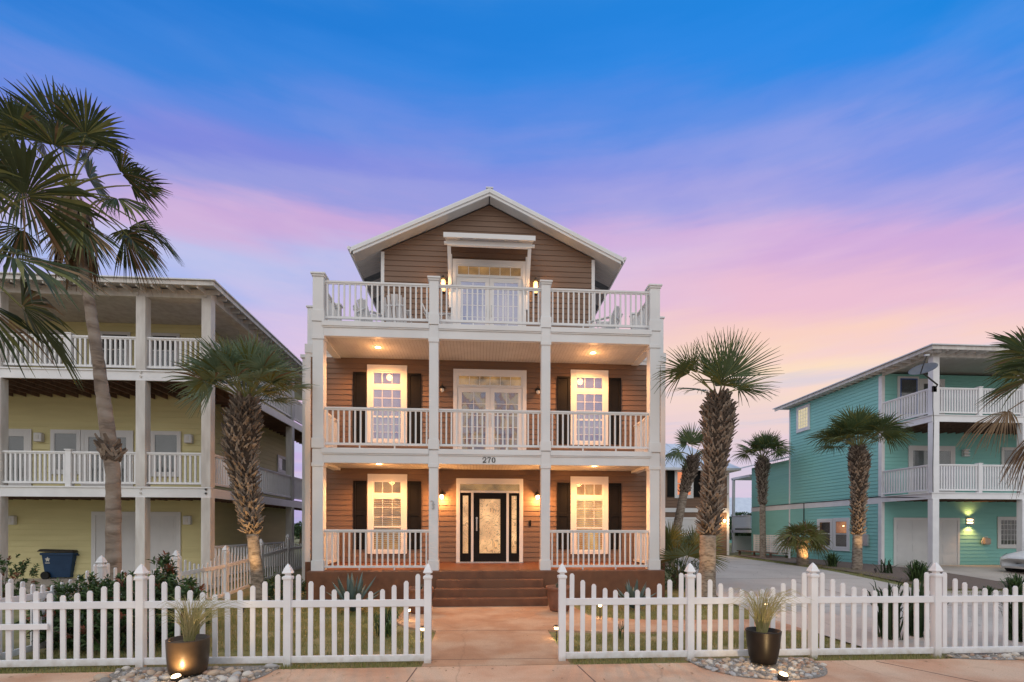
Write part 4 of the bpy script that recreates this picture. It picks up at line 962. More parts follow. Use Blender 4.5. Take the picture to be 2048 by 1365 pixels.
q = MB(); q.lathe([(.02,-.1),(.07,-.06),(.07,.05),(.03,.09)], (x, GY-.15, z), 12); q.build('lamp_glass', M['warmbulb'], t, smooth=True)
point(t, (x, GY-.4, z-.05), 45, r=.07)
# far house and trees down the street
fx, fy = xd(1500, 62)
FH = thing('far_house', 'distant pale house with a white roof seen past the garage house', 'house', (fx, fy, .35))
q = MB(); q.box(fx-4, fx+5, fy, fy+8, 0, 3.6); q.build('wall', mat('far_teal', (.16,.36,.34), (.14,.32,.30), 1), FH)
q = MB(); q.add([(fx-4.6,fy-.6,3.5),(fx+5.6,fy-.6,3.5),(fx+5.6,fy+8.6,3.5),(fx-4.6,fy+8.6,3.5),(fx-4.6,fy+4,6.2),(fx+5.6,fy+4,6.2)], [(0,1,5,4),(2,3,4,5),(0,4,3),(1,2,5),(0,3,2,1)]); q.build('roof', M['roofm'], FH)
for k in (-2.5, 0, 2.5): sashwin(FH, front(fy), fx+k-.5, fx+k+.5, 1.3, 2.7, .1, M['glassr'], M['slate'])
# ================================================================== GROUND
FY = 7.36
def sheet(name, rows, dz, m, kind='structure', nx=1):
    q = MB(); vs = []; fs = []
    for y, a, b in rows:
        for k in range(nx+1): vs.append((a+(b-a)*k/nx, y, gz(y)+dz))
    w = nx+1
    for i in range(len(rows)-1):
        for k in range(nx): fs.append((i*w+k, i*w+k+1, (i+1)*w+k+1, (i+1)*w+k))
    q.add(vs, fs); return tag(q.build(name, m), kind=kind)
ys = [-60, -10, 5, 12.9]+[12.9+.5*k for k in range(1, 16)]+[24, 40, 80, 200, 700]
sheet('ground', [(y, -700, 700) for y in ys], -.035, M['turf'])
def slabpoly(name, pts, z, t, m):
    n = len(pts); q = MB(); q.add([(x, y, z) for x, y in pts]+[(x, y, z-t) for x, y in pts], [tuple(range(n)), tuple(range(2*n-1, n-1, -1))]+[(k, n+k, n+(k+1) % n, (k+1) % n) for k in range(n)])
    return tag(q.build(name, m), kind='structure')
slabpoly('pavement', [(-45,-14),(45,-14),(45,7.10),(1.42,7.14),(-.86,7.14),(-45,7.10)], 0, .12, M['walk2'])
slabpoly('front_walk', [(-.80,7.143),(1.33,7.143),(1.33,9.6),(1.7,9.55),(2.6,9.33),(4,9.3),(6.38,9.3),(6.38,10.5),(4,10.5),(3.1,10.7),(2.5,11.2),(2.35,12.82),(-1.8,12.82),(-1.75,10.6),(-1.35,10.0),(-.80,9.65)], .006, .1, M['walk'])
q = MB()
for a, b in (((-.86,7.1),(-1.02,5.0)), ((1.42,7.1),(1.62,5.0)), ((5.9,7.05),(6.9,5.0))): q.bar((*a,.0015),(*b,.0015),.014,.004)
for a, b in (((-.79,7.5),(1.32,7.47)), ((-.79,9.62),(1.32,9.58)), ((-4.9,7.06),(-4.95,5.0))): q.bar((*a,.0065 if a[1] > 7.2 else .0015),(*b,.0065 if a[1] > 7.2 else .0015),.010,.004)
tag(q.build('pavement_joints', M['joint']), kind='structure')
dr = []
for y in (7.75, 9, 11, 12.9): dr.append((y, 6.4+max(0, y-11.5)*.25, 34))
y = 12.9
for k in range(1, 40):
    y = 12.9+.47*k
    r = 34 if y < 13.9 else max(14.0+ (max(0, y-20)*.11), 34-(y-13.9)*28)
    dr.append((y, 6.75+min((y-12.9)*.16, .9), r))
sheet('driveway', dr, .0, M['conc'], nx=2)
q = MB()
for yy in (12.2, 17.2, 22.0, 26.5): q.bar((7.0,yy,gz(yy)+.001),(13.9+max(0, yy-20)*.11,yy,gz(yy)+.001),.012,.004)
q.bar((10.8,13,gz(13)+.001),(10.9,20.4,.351),.012,.004); q.bar((10.9,20.4,.351),(11,31,.351),.012,.004)
tag(q.build('driveway_joints', M['joint']), kind='structure')
sheet('garage_apron', [(16.4+.5*k, 18.2, 34) for k in range(11)], .012, M['conc'])
M['gravel'] = mat('bed_gravel', (.26,.19,.155), (.15,.105,.085), 45, .9, .9, 70, c3=(.20,.15,.12), sc3=6)
sheet('gravel_bed', [(y, 14.6+max(0, y-20)*.15, 34 if y < 16.3 else TX-.02) for y in [14.95+.4*k for k in range(40)]], .006, M['gravel'])
sheet('carport_floor', [(y, -25, -8.0) for y in (14.9, 15.5, 16.2, 17, 17.69)], .03, M['conc'])
# ------------------------------------------------------------------ grass blades
def blades():
    R = random.Random(3); vs = []; fs = []
    def inbed(x, y): return ((x+3.8)**2/1.05+(y-7.25)**2/1.2 < 1) or ((x-4.05)**2/.95+(y-7.2)**2/.85 < 1) or (x-8.2)**2/.9+(y-7.35)**2/.1 < 1
    def patch(x0, x1, y0, y1, dens, h0, h1, ok=None):
        for _ in range(int((x1-x0)*(y1-y0)*dens)):
            x, y = R.uniform(x0, x1), R.uniform(y0, y1)
            if inbed(x, y) or (ok and not ok(x, y)): continue
            nz = noise.noise(Vector((x*1.3, y*1.3, 0)))
            if nz < -.22 and R.random() < .7: continue
            h = R.uniform(h0, h1)*(1+.5*nz); a = R.uniform(0, 6.28); w = .006; b = len(vs); z = gz(y)-.036
            c, s = math.cos(a)*w, math.sin(a)*w; lx, ly = R.uniform(-.6, .6)*h, R.uniform(-.6, .6)*h
            vs.extend(((x-c, y-s, z), (x+c, y+s, z), (x+lx, y+ly, z+h+.03))); fs.append((b, b+1, b+2))
    patch(-6.8, -.86, 7.17, 13.4, 850, .025, .06, lambda x, y: not (x > -1.8 and y > 9.7))
    patch(1.40, 6.36, 7.17, 9.28, 950, .025, .06, lambda x, y: not (x < 2.7 and y > 9.25))
    patch(2.6, 6.6, 10.55, 13.4, 800, .025, .06)
    patch(6.4, 9.6, 7.13, 7.74, 800, .025, .06)
    patch(-6.9, -.86, 7.11, 7.3, 900, .03, .07); patch(1.4, 9.3, 7.11, 7.3, 900, .03, .07)
    patch(14.05, 15.3, 14.2, 29, 320, .04, .09, lambda x, y: x > 14.1+max(0, y-20)*.12)
    patch(14.3, 26, 13.95, 15.0, 300, .04, .09)
    me = bpy.data.meshes.new('grass'); me.from_pydata(vs, [], fs); me.materials.append(M['grass']); me.materials.append(M['drygrass'])
    me.polygons.foreach_set('material_index', [1 if R.random() < .22 else 0 for _ in fs])
    o = bpy.data.objects.new('grass', me); COL.objects.link(o); tag(o, kind='stuff')
blades()
# ================================================================== PICKET FENCES
PROF = [0, .11, .22, .41, .66, 1.0]
PK = {}
def picket_mesh(h):
    k = round(h, 2)
    if k not in PK:
        w, t = .0335, .011; q = MB()
        P = [(-w, 0), (w, 0), (w, k-.028), (w*.45, k), (-w*.45, k), (-w, k-.028)]
        q.add([(x, -t, z) for x, z in P]+[(x, t, z) for x, z in P], [(0,1,2,3,4,5), (11,10,9,8,7,6)]+[(i, 6+i, 6+(i+1) % 6, (i+1) % 6) for i in range(6)])
        o = q.build('picket', M['fence']); PK[k] = o.data; bpy.data.objects.remove(o)
    return PK[k]
def sqprof(q, x, y, prof, ang=0):
    vs = []; fs = []
    for h, z in prof:
        for k in range(4):
            a = ang+math.pi/4+k*math.pi/2; r = h*math.sqrt(2); vs.append((x+r*math.cos(a), y+r*math.sin(a), z))
    for i in range(len(prof)-1):
        for k in range(4): a = i*4+k; b = i*4+(k+1) % 4; fs.append((a, b, b+4, a+4))
    fs.append((3,2,1,0)); n = 4*(len(prof)-1); fs.append((n, n+1, n+2, n+3)); q.add(vs, fs)
def fence(label, pts, name='picket_fence', hs=1.0, npk=11):
    x, y = pts[0]; t = thing(name, label, 'fence', (x, y, gz(y)), 'white picket fences')
    for i, (x, y) in enumerate(pts):
        z = gz(y); h = .051
        q = MB(); q.box(x-h, x+h, y-h, y+h, z-.03, z+1.25*hs); p = q.build('fence_post', M['fence'], t, bevel=.005)
        q = MB(); b = z+1.43*hs-1.43
        sqprof(q, x, y, [(h+.008, b+1.225), (h+.012, b+1.235), (h+.012, b+1.262), (h+.002, b+1.272), (h*.66, b+1.280), (h*.62, b+1.302), (h*.86, b+1.306), (h+.012, b+1.314), (h+.013, b+1.324), (h*1.06, b+1.346), (h*.90, b+1.372), (h*.66, b+1.400), (h*.38, b+1.426), (h*.13, b+1.444), (.002, b+1.450)])
        q.build('post_cap', M['vinyl'], p)
    for (ax, ay), (bx, by) in zip(pts, pts[1:]):
        d = Vector((bx-ax, by-ay, 0)); L = d.length; d.normalize(); za, zb = gz(ay), gz(by); ang = math.atan2(d.y, d.x)
        for z0, z1 in ((.03, .125), (.825, .925)):
            q = MB(); zc = (z0+z1)/2
            q.bar((ax+d.x*.05, ay+d.y*.05, za+zc), (bx-d.x*.05, by-d.y*.05, zb+zc), .046, z1-z0); q.build('rail', M['fence'], t, bevel=.004)
        for k in range(npk):
            f = (k+.85)/(npk+.7); xx, yy = ax+(bx-ax)*f, ay+(by-ay)*f; z = za+(zb-za)*f
            top = 1.02+.27*PROF[abs(k-npk//2)]
            o = link('picket', picket_mesh(top*hs-.055), t, (xx, yy, z+.055)); o.rotation_euler.z = ang+rnd(-.02, .02); o.rotation_euler.y = rnd(-.007, .007)
    return t
fl = fence('white front picket fence left of the walkway, ending at a gate post', [(-6.80, FY), (-4.74, FY+.02), (-2.72, FY), (-.735, FY)])
q = MB(); q.box(-6.8, -5.93, FY-.055, FY-.026, .55, .63); q.build('rail', M['vinyl'], fl, bevel=.004)
fence('white front picket fence right of the walkway, along the driveway side', [(1.24, FY), (3.19, FY), (5.13, FY), (7.12, FY-.02), (9.1, FY-.03)])
fence('white side picket fence running back between the yellow and brown houses', [(-6.95, 7.6), (-6.97, 9.75), (-7.0, 12.1), (-7.02, 14.4), (-7.03, 16.7), (-7.04, 19), (-7.05, 21.3), (-7.06, 23.6), (-7.08, 26)])
railing(YH, (-8.06, 15.65), (-8.06, 21.85), .45, 1.42, 30, M['vinyl'], .05, .08)
# ================================================================== PALMS
def strip(q, pts, nrm, ws, m):
    vs = []
    for i, p in enumerate(pts):
        t = (pts[min(i+1, len(pts)-1)]-pts[max(i-1, 0)]).normalized(); w = t.cross(nrm).normalized()*ws[i]
        vs += [p-w, p+w]
    q.add(vs, [(2*i, 2*i+1, 2*i+3, 2*i+2) for i in range(len(pts)-1)], m)
def frond(parent, base, az, el, Lp, L, nseg=38, spread=2.15, droop=.25, fold=.25, sag=.15, m=None, dead=.0, R=random, pr=.016, wind=None, tiplen=.5, cut=1.0, face=None):
    q = MB(); base = V3(base)
    d = Vector((math.cos(az)*math.cos(el), math.sin(az)*math.cos(el), math.sin(el)))
    pts = [base+d*Lp*t-Vector((0,0,1))*sag*Lp*t*t for t in (0, .25, .5, .75, 1)]
    q.tube(pts, [pr*1.7, pr*1.2, pr, pr*.9, pr*.7], 5, 1)
    hub = pts[-1]; ax = (pts[-1]-pts[-2]).normalized()
    up = Vector((0, 0, 1)); lat = ax.cross(up)
    if lat.length < .15: lat = Vector((-math.sin(az), math.cos(az), 0))
    lat.normalize(); nrm = lat.cross(ax).normalized()
    if face is None: face = R.choice((0, 0, 0, 0, .6))
    if face:
        tv = Vector((-base.x, -base.y, EYE-base.z)).normalized(); tv = tv-ax*tv.dot(ax)
        if tv.length > .2: nrm = (nrm*(1-face)+tv.normalized()*face*(1 if nrm.dot(tv) >= -.2 else -1)).normalized(); nrm = (nrm-ax*nrm.dot(ax)).normalized(); lat = ax.cross(nrm)
    tw = R.uniform(-.6, .6); lat, nrm = lat*math.cos(tw)+nrm*math.sin(tw), nrm*math.cos(tw)-lat*math.sin(tw)
    da = 2*spread/nseg
    rs = (.05, .28, tiplen, .78, 1.0)
    wv = V3(wind) if wind else Vector((0, 0, 0))
    for i in range(nseg):
        a = -spread+da*(i+.5)+R.uniform(-.02, .02)
        ln = L*(.66+.34*math.cos(a*.62))*R.uniform(.9, 1.06)*(cut if abs(a) > 1.2 else 1)
        dv = ax*math.cos(a)+lat*math.sin(a)+nrm*fold*abs(math.sin(a))
        dv.normalize(); k = R.uniform(.7, 1.35)
        P = []
        for r in rs:
            p = hub+dv*ln*r-Vector((0,0,1))*droop*k*L*(r**2.3)*(1.0+.3*max(0, r-.6))+wv*L*r*r
            P.append(p)
        w5 = ln*tiplen*math.tan(da/2)*1.08
        ws = [.004, ln*.28*math.tan(da/2)*1.1, w5, w5*.52, .003]
        n2 = nrm*math.cos(.42)+lat*math.sin(.42)*(1 if i % 2 else -1)
        isd = R.random() < dead
        strip(q, P, n2, ws, 2 if isd else (3 if R.random() < .2 else 0))
    o = q.build('frond', [m or M['frond'], M['petiole'] if dead < .9 else M['dead'], M['dead'], M['frond3'] if dead < .9 else M['dead']], parent)
    return o
def boots(q, path, rad, z0, z1, n, ln, R, w=.10, out=.9):
    for i in range(n):
        f = (i+R.uniform(-.3, .3))/n; f = max(0, min(1, f)); c, ax = path(f); fl_ = max(0, 1-f/.09)*.7 if n > 60 else 0; a = i*2.39996+R.uniform(-.28, .28)
        rd = Vector((math.cos(a), math.sin(a), 0)); tg = Vector((-math.sin(a), math.cos(a), 0)); r = rad(f)
        up = ax; e = (rd*(out+fl_)*R.uniform(.5, 1.25)+up*R.uniform(.7, 1.1)+tg*R.uniform(-.18, .18)).normalized()
        l = ln*R.uniform(.7, 1.3); m = R.choice((0, 2, 2, 2, 1) if f > .6 else (0, 0, 1, 1, 2)); p0 = c+rd*r*.72
        mid = p0+e*l*.62
        for s in (-1, 1): q.bar(p0+tg*s*w*.9, mid+tg*s*w*.16, w*.75, .03, m, up=rd, a2=w*.5, b2=.034)
        q.bar(mid-e*l*.05, mid+e*l*R.uniform(.2, .5)+tg*R.uniform(-.03, .03), w*.75, .036, m, up=rd, a2=w*R.uniform(.45, .8), b2=.014)
def mkpath(pts):
    pts = [V3(p) for p in pts]
    def f(t):
        t = max(0, min(.9999, t))*(len(pts)-1); i = int(t); u = t-i
        p = pts[i].lerp(pts[i+1], u); return p, (pts[i+1]-pts[i]).normalized()
    return f
def pxyz(px, py, d):
    x, y = xd(px, d); a, b = un(px, py); return (x, y, EYE-b*d)
def trunk(parent, pts, rr, m, ring=0, R=random):
    """smooth trunk with slightly uneven rings"""
    f = mkpath(pts); n = max(14, int((V3(pts[-1])-V3(pts[0])).length/.09)); P = []; RR = []
    for i in range(n+1):
        t = i/n; p, _ = f(t); k = t*(len(rr)-1); j = min(int(k), len(rr)-2)
        r = rr[j]+(rr[j+1]-rr[j])*(k-j); P.append(p+Vector((R.uniform(-.006, .006), R.uniform(-.006, .006), 0))); RR.append(r*(1+R.uniform(-.025, .025)+(ring if i % 2 else -ring)))
    q = MB(); q.tube(P, RR, 14); return q.build('trunk', m, parent, smooth=True)
def sabal(label, d, base, smooth, boot, crown, rs, rb, nboot, bl, fr, m, seed, uplight=0, group='cabbage palms with criss-cross boots', bw=.1):
    """base, smooth, boot, crown: photo pixels of trunk foot, top of the bare part, widest boots, boot top"""
    R = random.Random(seed)
    P = [pxyz(*p, d) for p in (base, smooth, boot, crown)]
    P[0] = (P[0][0], P[0][1], gz(P[0][1])-.05)
    t = thing('palm_tree', label, 'palm tree', P[0], group)
    trunk(t, [P[0], P[1]], [rs*1.12, rs, rs*.95], M['trunk'], .012, R)
    q = MB(); pp = [P[1], tuple((V3(P[1])+V3(P[2]))/2), P[2], tuple((V3(P[2])+V3(P[3]))/2), P[3]]; f = mkpath(pp)
    prof = [rs*1.12, max(rs*1.15, rb*.50), rb*.60, rb*.76, rb*.88, rb*.80, rb*.42]
    def rad(u): k = u*6; j = min(int(k), 5); return prof[j]+(prof[j+1]-prof[j])*(k-j)
    q.tube([f(i/12)[0] for i in range(13)], [rad(i/12)*.84 for i in range(13)], 12, 3)
    boots(q, f, rad, 0, 1, int(nboot*2.4), bl*.62, R, bw*.60); q.build('boot_trunk', BOOT+[M['bootcore']], t)
    top = V3(P[3])
    for (az, el, Lp, L, dr_, kw) in fr(R):
        frond(t, top+Vector((math.cos(az)*.06, math.sin(az)*.06, R.uniform(-.12, .05))), az, el, Lp, L, droop=dr_, m=m, R=R, **kw)
    return t
def crown(n, e0, e1, Lp, L, dr, **kw):
    def g(R):
        out = []
        for i in range(n):
            f = (i+.5)/n; el = math.radians(e1+(e0-e1)*f**.85)
            out.append((i*2.39996+R.uniform(-.2, .2), el, Lp*R.uniform(.85, 1.15), L*R.uniform(.9, 1.08), dr*R.uniform(.8, 1.3)*(1+1.9*max(0, 1-el/1.2)), dict(kw)))
        return out
    return g
PI = math.pi
pc = sabal('cabbage palm with a full crown and bulging boots, between the yellow and brown houses', 12.8, (521, 1205), (505, 1068), (480, 905), (492, 800), .150, .54, 230, .34,
      crown(34, 24, 89, 1.0, .95, .09, nseg=32, fold=.2, dead=.03, tiplen=.42, spread=1.9), M['frond2'], 11)
def frD(R):
    kw = dict(nseg=26, tiplen=.34)
    o = [(az, math.radians(e), lp, l, dr_, dict(kw, fold=fo, spread=sp, face=fc)) for az, e, lp, l, sp, fc, dr_, fo in (
         (0, 88, .5, 1.35, 1.0, .75, .02, .2), (0, 66, .6, 1.45, 1.05, .8, .04, .2), (PI, 76, .5, 1.2, 1.0, .6, .04, .25), (PI*1.5, 70, .55, 1.2, 1.3, 0, .08, .4),
         (PI*.5, 70, .55, 1.25, 1.3, 0, .08, .4), (0, 44, .55, 1.15, 1.35, .5, .16, .2), (PI*1.4, 38, .5, .9, 1.6, 0, .3, .2), (-.5, 20, .45, .85, 1.6, .3, .35, .2), (PI*.7, 40, .5, .9, 1.5, 0, .25, .2),
         (PI, 48, 1.0, .98, 1.25, .8, .10, .15), (PI*1.03, 38, 1.15, .85, 1.7, .6, .38, .2), (PI*.96, 60, .95, .9, .9, .6, .04, .2))]
    return o
pd = sabal('cabbage palm with an upright fan crown and thick boots, right of the brown house', 13.2, (1414, 1192), (1416, 1070), (1435, 880), (1436, 792), .215, .50, 230, .34, frD, M['frond'], 12)
pe = sabal('small leaning palm with a sparse crown behind the thick booted palm', 21.5, (1338, 1110), (1368, 985), (1378, 950), (1386, 912), .185, .42, 90, .28,
      lambda R: [(PI/2, 1.45, .7, 1.0, .08, dict(fold=.4, nseg=30, spread=1.6)), (-.6, 1.25, .8, .95, .12, dict(fold=.4, nseg=30, spread=1.5)), (2.4, 1.3, .7, .9, .12, dict(nseg=28)), (PI, .75, 1.0, .72, .5, dict(sag=.5, nseg=28)), (.3, .9, .8, .8, .4, dict(sag=.4, nseg=28)), (PI*1.1, .5, .8, .6, .5, dict(sag=.3, nseg=26))], M['frond'], 13)
pf = sabal('slender palm with a bulging boot neck in front of the lattice screen', 29.0, (1526, 1116), (1525, 1010), (1524, 950), (1525, 916), .165, .48, 130, .32,
      crown(24, 22, 88, .95, .95, .15, nseg=30, fold=.2, tiplen=.44, spread=1.95), M['frond'], 14)
pg = sabal('palm with a rounded crown before the turquoise side wall, lit from below', 20.5, (1714, 1141), (1715, 1070), (1718, 950), (1716, 895), .175, .48, 190, .30,
      crown(28, 22, 88, 1.0, .98, .15, nseg=32, fold=.22, tiplen=.44, spread=1.95), M['frond'], 15)
ph = sabal('short squat palm glowing from a light at its foot, by the double sash windows', 22.9, (1606, 1131), (1604, 1096), (1604, 1088), (1603, 1078), .24, .34, 30, .25,
      crown(22, -10, 78, .55, .70, .2, nseg=26, dead=.12, tiplen=.45), M['frond3'], 16)
# tall fan palm on the left
DA = 10.6
TA = [pxyz(*p, DA) for p in ((228, 1130), (227, 1040), (226, 950), (213, 850), (197, 730), (180, 620), (166, 530), (148, 440))]
TA[0] = (TA[0][0], TA[0][1], gz(TA[0][1])-.05)
R = random.Random(21)
pa = thing('palm_tree', 'tall slim fan palm with leaning grey trunk and dead leaf skirt, beside the yellow house', 'palm tree', TA[0], 'fan palms')
trunk(pa, TA, [.145, .135, .132, .138, .112, .10, .093, .09], M['trunkg'], .006, R)
q = MB(); f = mkpath(TA[2:4]); boots(q, lambda u: f(.28+.3*u), lambda u: .17, 0, 1, 34, .22, R, .09, .7); q.build('boot_collar', BOOT, pa)
top = V3(pxyz(142, 375, DA))
q = MB(); f = mkpath([pxyz(152, 505, DA), tuple(top)])
for i in range(150):
    c, ax = f(R.uniform(.15, .95)); a = R.uniform(0, 6.28); l = R.uniform(.45, 1.1); rr = R.uniform(.16, .36)
    p = c+Vector((math.cos(a)*.12, math.sin(a)*.12, 0)); e = p+Vector((math.cos(a)*rr, math.sin(a)*rr, -l))
    strip(q, [p, p.lerp(e, .5)+Vector((math.cos(a)*.06, math.sin(a)*.06, .03)), e], Vector((math.cos(a), math.sin(a), .1)), [.02, .05, .006], R.choice((0, 0, 1)))
q.build('dead_skirt', [M['dead'], BOOT[0]], pa)
for i in range(15):
    f_ = (i+.5)/15; el = math.radians(80-112*f_**.9)
    frond(pa, top+Vector((0, 0, R.uniform(-.3, .1))), i*2.39996+.9, el, R.uniform(.95, 1.25), R.uniform(.78, .92), 34, 1.6, .14 if el > .2 else .45, .2, .18, M['frond_backlit'], .05 if el > -.2 else .35, R, .017, None, .64)
for az, el, Lp in ((PI, 1.15, 1.15), (PI*.5, 1.38, 1.2), (-PI*.5, 1.25, 1.1), (PI*1.1, .75, 1.2)): frond(pa, top, az, el, Lp, 1.0, 36, 1.75, .12, .2, .1, M['frond_backlit'], .03, R, .017, None, .6, 1, .5)
for az, el in ((.25, -.55), (.5, -.15), (-.2, .35), (-.7, -.8)):
    frond(pa, top, az, el, 1.25, .82, 34, 1.4, .3, .2, .2, M['frond_backlit'], .12, R, .017, None, .62, 1, .3)
# fan palm just outside the left edge of the view
DB = 7.6
tb = V3(pxyz(-95, 500, DB)); bb = (tb.x+.1, tb.y, 0)
pb = thing('palm_tree', 'fan palm at the left edge whose long fronds hang into view', 'palm tree', bb, 'fan palms')
trunk(pb, [bb, (tb.x+.05, tb.y, 2.5), tuple(tb)], [.2, .17, .15], M['trunkg'], .006, R)
for az, el, Lp, L, dp, dd in ((.05, .85, 1.5, 1.15, .25, .03), (-.25, -.05, 1.15, 1.2, .35, .12), (.3, -.62, 1.0, 1.1, .3, .1), (-.5, -.8, 1.0, 1.0, .3, .2),
                          (1.6, .6, 1.3, 1.1, .3, .05), (2.6, .5, 1.3, 1.1, .3, .05), (3.6, .4, 1.3, 1.1, .3, .05), (4.4, .7, 1.3, 1.1, .3, .05), (1.0, 1.2, 1.2, 1.1, .2, 0), (5.2, 1.2, 1.2, 1.1, .2, 0)):
    frond(pb, tb, az, el, Lp, L, 44, 1.9, dp, .3, .16, M['frond_backlit'], dd, R, .018, None, .66)
# palm just outside the right edge
DI = 12.0
ti = V3(pxyz(2118, 765, DI)); bi = (ti.x, ti.y, gz(ti.y)-.02)
pi_ = thing('palm_tree', 'palm at the right edge with green fans and brown hanging dead fronds', 'palm tree', bi, 'fan palms')
trunk(pi_, [bi, (ti.x, ti.y, 2.4), tuple(ti)], [.22, .2, .2], M['trunkg'], .006, R)
for az, el, Lp, L, dp, dd, kw in ((PI*.97, .85, 1.15, 1.1, .15, .02, {}), (PI*1.1, .45, 1.0, 1.1, .2, .03, {}), (PI*1.0, .18, .8, 1.1, .25, .06, {}), (PI*.8, 1.1, 1.0, 1.0, .15, .02, {}), (PI*1.25, .05, .7, .9, .3, .08, {}),
        (PI*.98, -.42, 1.35, .95, .55, 1.0, dict(spread=1.0, sag=.1)), (PI*1.08, -1.0, 1.15, 1.0, .5, 1.0, dict(spread=1.0, sag=.2)), (PI*.9, -1.15, 1.0, 1.0, .5, 1.0, dict(spread=1.0, sag=.2)), (0, .5, .9, 1.1, .3, 0, {}), (1.2, .6, .9, 1.1, .3, 0, {}), (-1.2, .6, .9, 1.1, .3, 0, {}), (-.4, 1.2, .9, 1.1, .2, 0, {})):
    kk = dict(spread=1.9, sag=.14); kk.update(kw)
    frond(pi_, ti, az, el, Lp, L, 36, kk['spread'], dp, .3, kk['sag'], M['frond'] if dd < .9 else M['dead'], dd, R, .016, None, .6)
# palmetto clump beside the brown house
cx_, cy_ = xd(1356, 16.3)
pm = thing('palmetto', 'bushy fan palmetto in the bed at the right corner of the brown house', 'palm shrub', (cx_, cy_, gz(cy_)), None)
for i in range(17):
    a = i*2.39996; frond(pm, (cx_+.05*math.cos(a), cy_+.05*math.sin(a), gz(cy_)+.2), a, R.uniform(.7, 1.4), R.uniform(1.0, 1.6), R.uniform(.72, .9), 28, 1.7, .10, .2, .1, M['frond3'] if i % 2 == 0 else M['frond2'], .05, R, .012, None, .45, 1, .55)
q = MB(); q.tube([(cx_, cy_, gz(cy_)-.05), (cx_, cy_, gz(cy_)+.35)], [.14, .11], 10); boots(q, mkpath([(cx_, cy_, gz(cy_)), (cx_, cy_, gz(cy_)+.35)]), lambda u: .12, 0, 1, 22, .2, R, .06); q.build('trunk', BOOT, pm)
# ================================================================== SHRUBS
def leafy(q, c, rx, ry, rz, n, ll, lw, mats, R, rosette=8, redtop=0, base=None):
    base = base or (c[0], c[1], c[2]-rz)
    for _ in range(n):
        a = R.uniform(0, 6.283); u = R.uniform(-.9, 1); s = math.sqrt(1-u*u) if abs(u) < 1 else 0; k = R.uniform(.35, 1.0)**.5
        k *= 1+.22*noise.noise(Vector((math.cos(a)*1.8, math.sin(a)*1.8, u*1.8+c[0])))
        p = Vector((c[0]+rx*s*math.cos(a)*k, c[1]+ry*s*math.sin(a)*k, c[2]+rz*u*k))
        d = (p-V3(base)).normalized(); d = (d+Vector((R.uniform(-.4,.4), R.uniform(-.4,.4), R.uniform(-.1,.5)))).normalized()
        red = redtop and k > .85 and R.random() < redtop
        l = d.cross(Vector((0,0,1))); l = l.normalized() if l.length > .05 else Vector((1,0,0)); w = d.cross(l)
        for j in range(rosette):
            t = j*2.39996+R.uniform(-.3, .3); sp = R.uniform(.35, 1.1); e = (d*math.cos(sp)+(l*math.cos(t)+w*math.sin(t))*math.sin(sp)).normalized()
            le = ll*R.uniform(.7, 1.15); b = p-d*(j*.012); sd = e.cross(d); sd = (sd.normalized() if sd.length > .02 else l)*lw
            tip = b+e*le-Vector((0,0,1))*le*.18; mid = b+e*le*.5+d*.006
            q.add([b, mid-sd, tip, mid+sd], [(0,1,2,3)], (2 if red else R.choice(mats)))
def stems(q, c, n, spread, h, R, r=.008):
    for _ in range(n):
        a = R.uniform(0, 6.28); s = R.uniform(.2, 1)*spread; q.tube([c, (c[0]+s*.4*math.cos(a), c[1]+s*.4*math.sin(a), c[2]+h*.5), (c[0]+s*math.cos(a), c[1]+s*math.sin(a), c[2]+h*R.uniform(.8, 1))], [r*1.6, r, r*.5], 5)
LM = [M['leaf'], M['leafd'], M['leafr']]
def shrub(label, lobes, base, ll, lw, red=0, ros=8, seed=1, group=None, name='shrub'):
    R = random.Random(seed); t = thing(name, label, 'shrub', base, group)
    q = MB()
    for c, rx, ry, rz, n in lobes: leafy(q, c, rx, ry, rz, n, ll, lw, (0, 0, 1), R, ros, red, (c[0], c[1], base[2]))
    q.build('foliage', LM, t)
    q = MB()
    for c, rx, ry, rz, n in lobes: stems(q, (c[0], c[1], base[2]-.02), 9, rx*.8, c[2]+rz*.7-base[2], R)
    q.build('branches', M['stem'], t)
bx0, by0 = -6.0, 8.95
shrub('large red tipped shrub pressing against the front fence left of the walkway', [((bx0-.65, by0, .52), .75, .6, .60, 340), ((bx0+.15, by0+.1, .62), .78, .65, .66, 380), ((bx0+.75, by0, .55), .58, .5, .60, 250), ((bx0+.38, by0+.35, 1.12), .22, .2, .42, 46), ((bx0, by0-.45, .35), 1.25, .4, .40, 260)], (bx0, by0, -.03), .125, .021, .14, 9, 2)
xg, yg = xd(10, 13.5)
shrub('dark green shrub at the left edge beyond the side fence', [((xg, yg, gz(yg)+.55), .8, .6, .62, 150)], (xg, yg, gz(yg)), .12, .024, .10, 8, 3)
xg, yg = xd(572, 13.6)
shrub('low dark shrub between the side fence and the brown house', [((xg, yg, .35), .55, .45, .42, 130), ((xg-.7, yg+.3, .3), .4, .4, .35, 80)], (xg, yg, -.03), .08, .02, 0, 8, 4)
xg, yg = cx_+.05, cy_-.55
shrub('dense dark shrub under the palmetto at the brown house corner', [((xg-.35, yg, gz(yg)+.45), .5, .45, .55, 170), ((xg+.35, yg+.1, gz(yg)+.4), .45, .4, .5, 130)], (xg, yg, gz(yg)), .07, .018, 0, 8, 5)
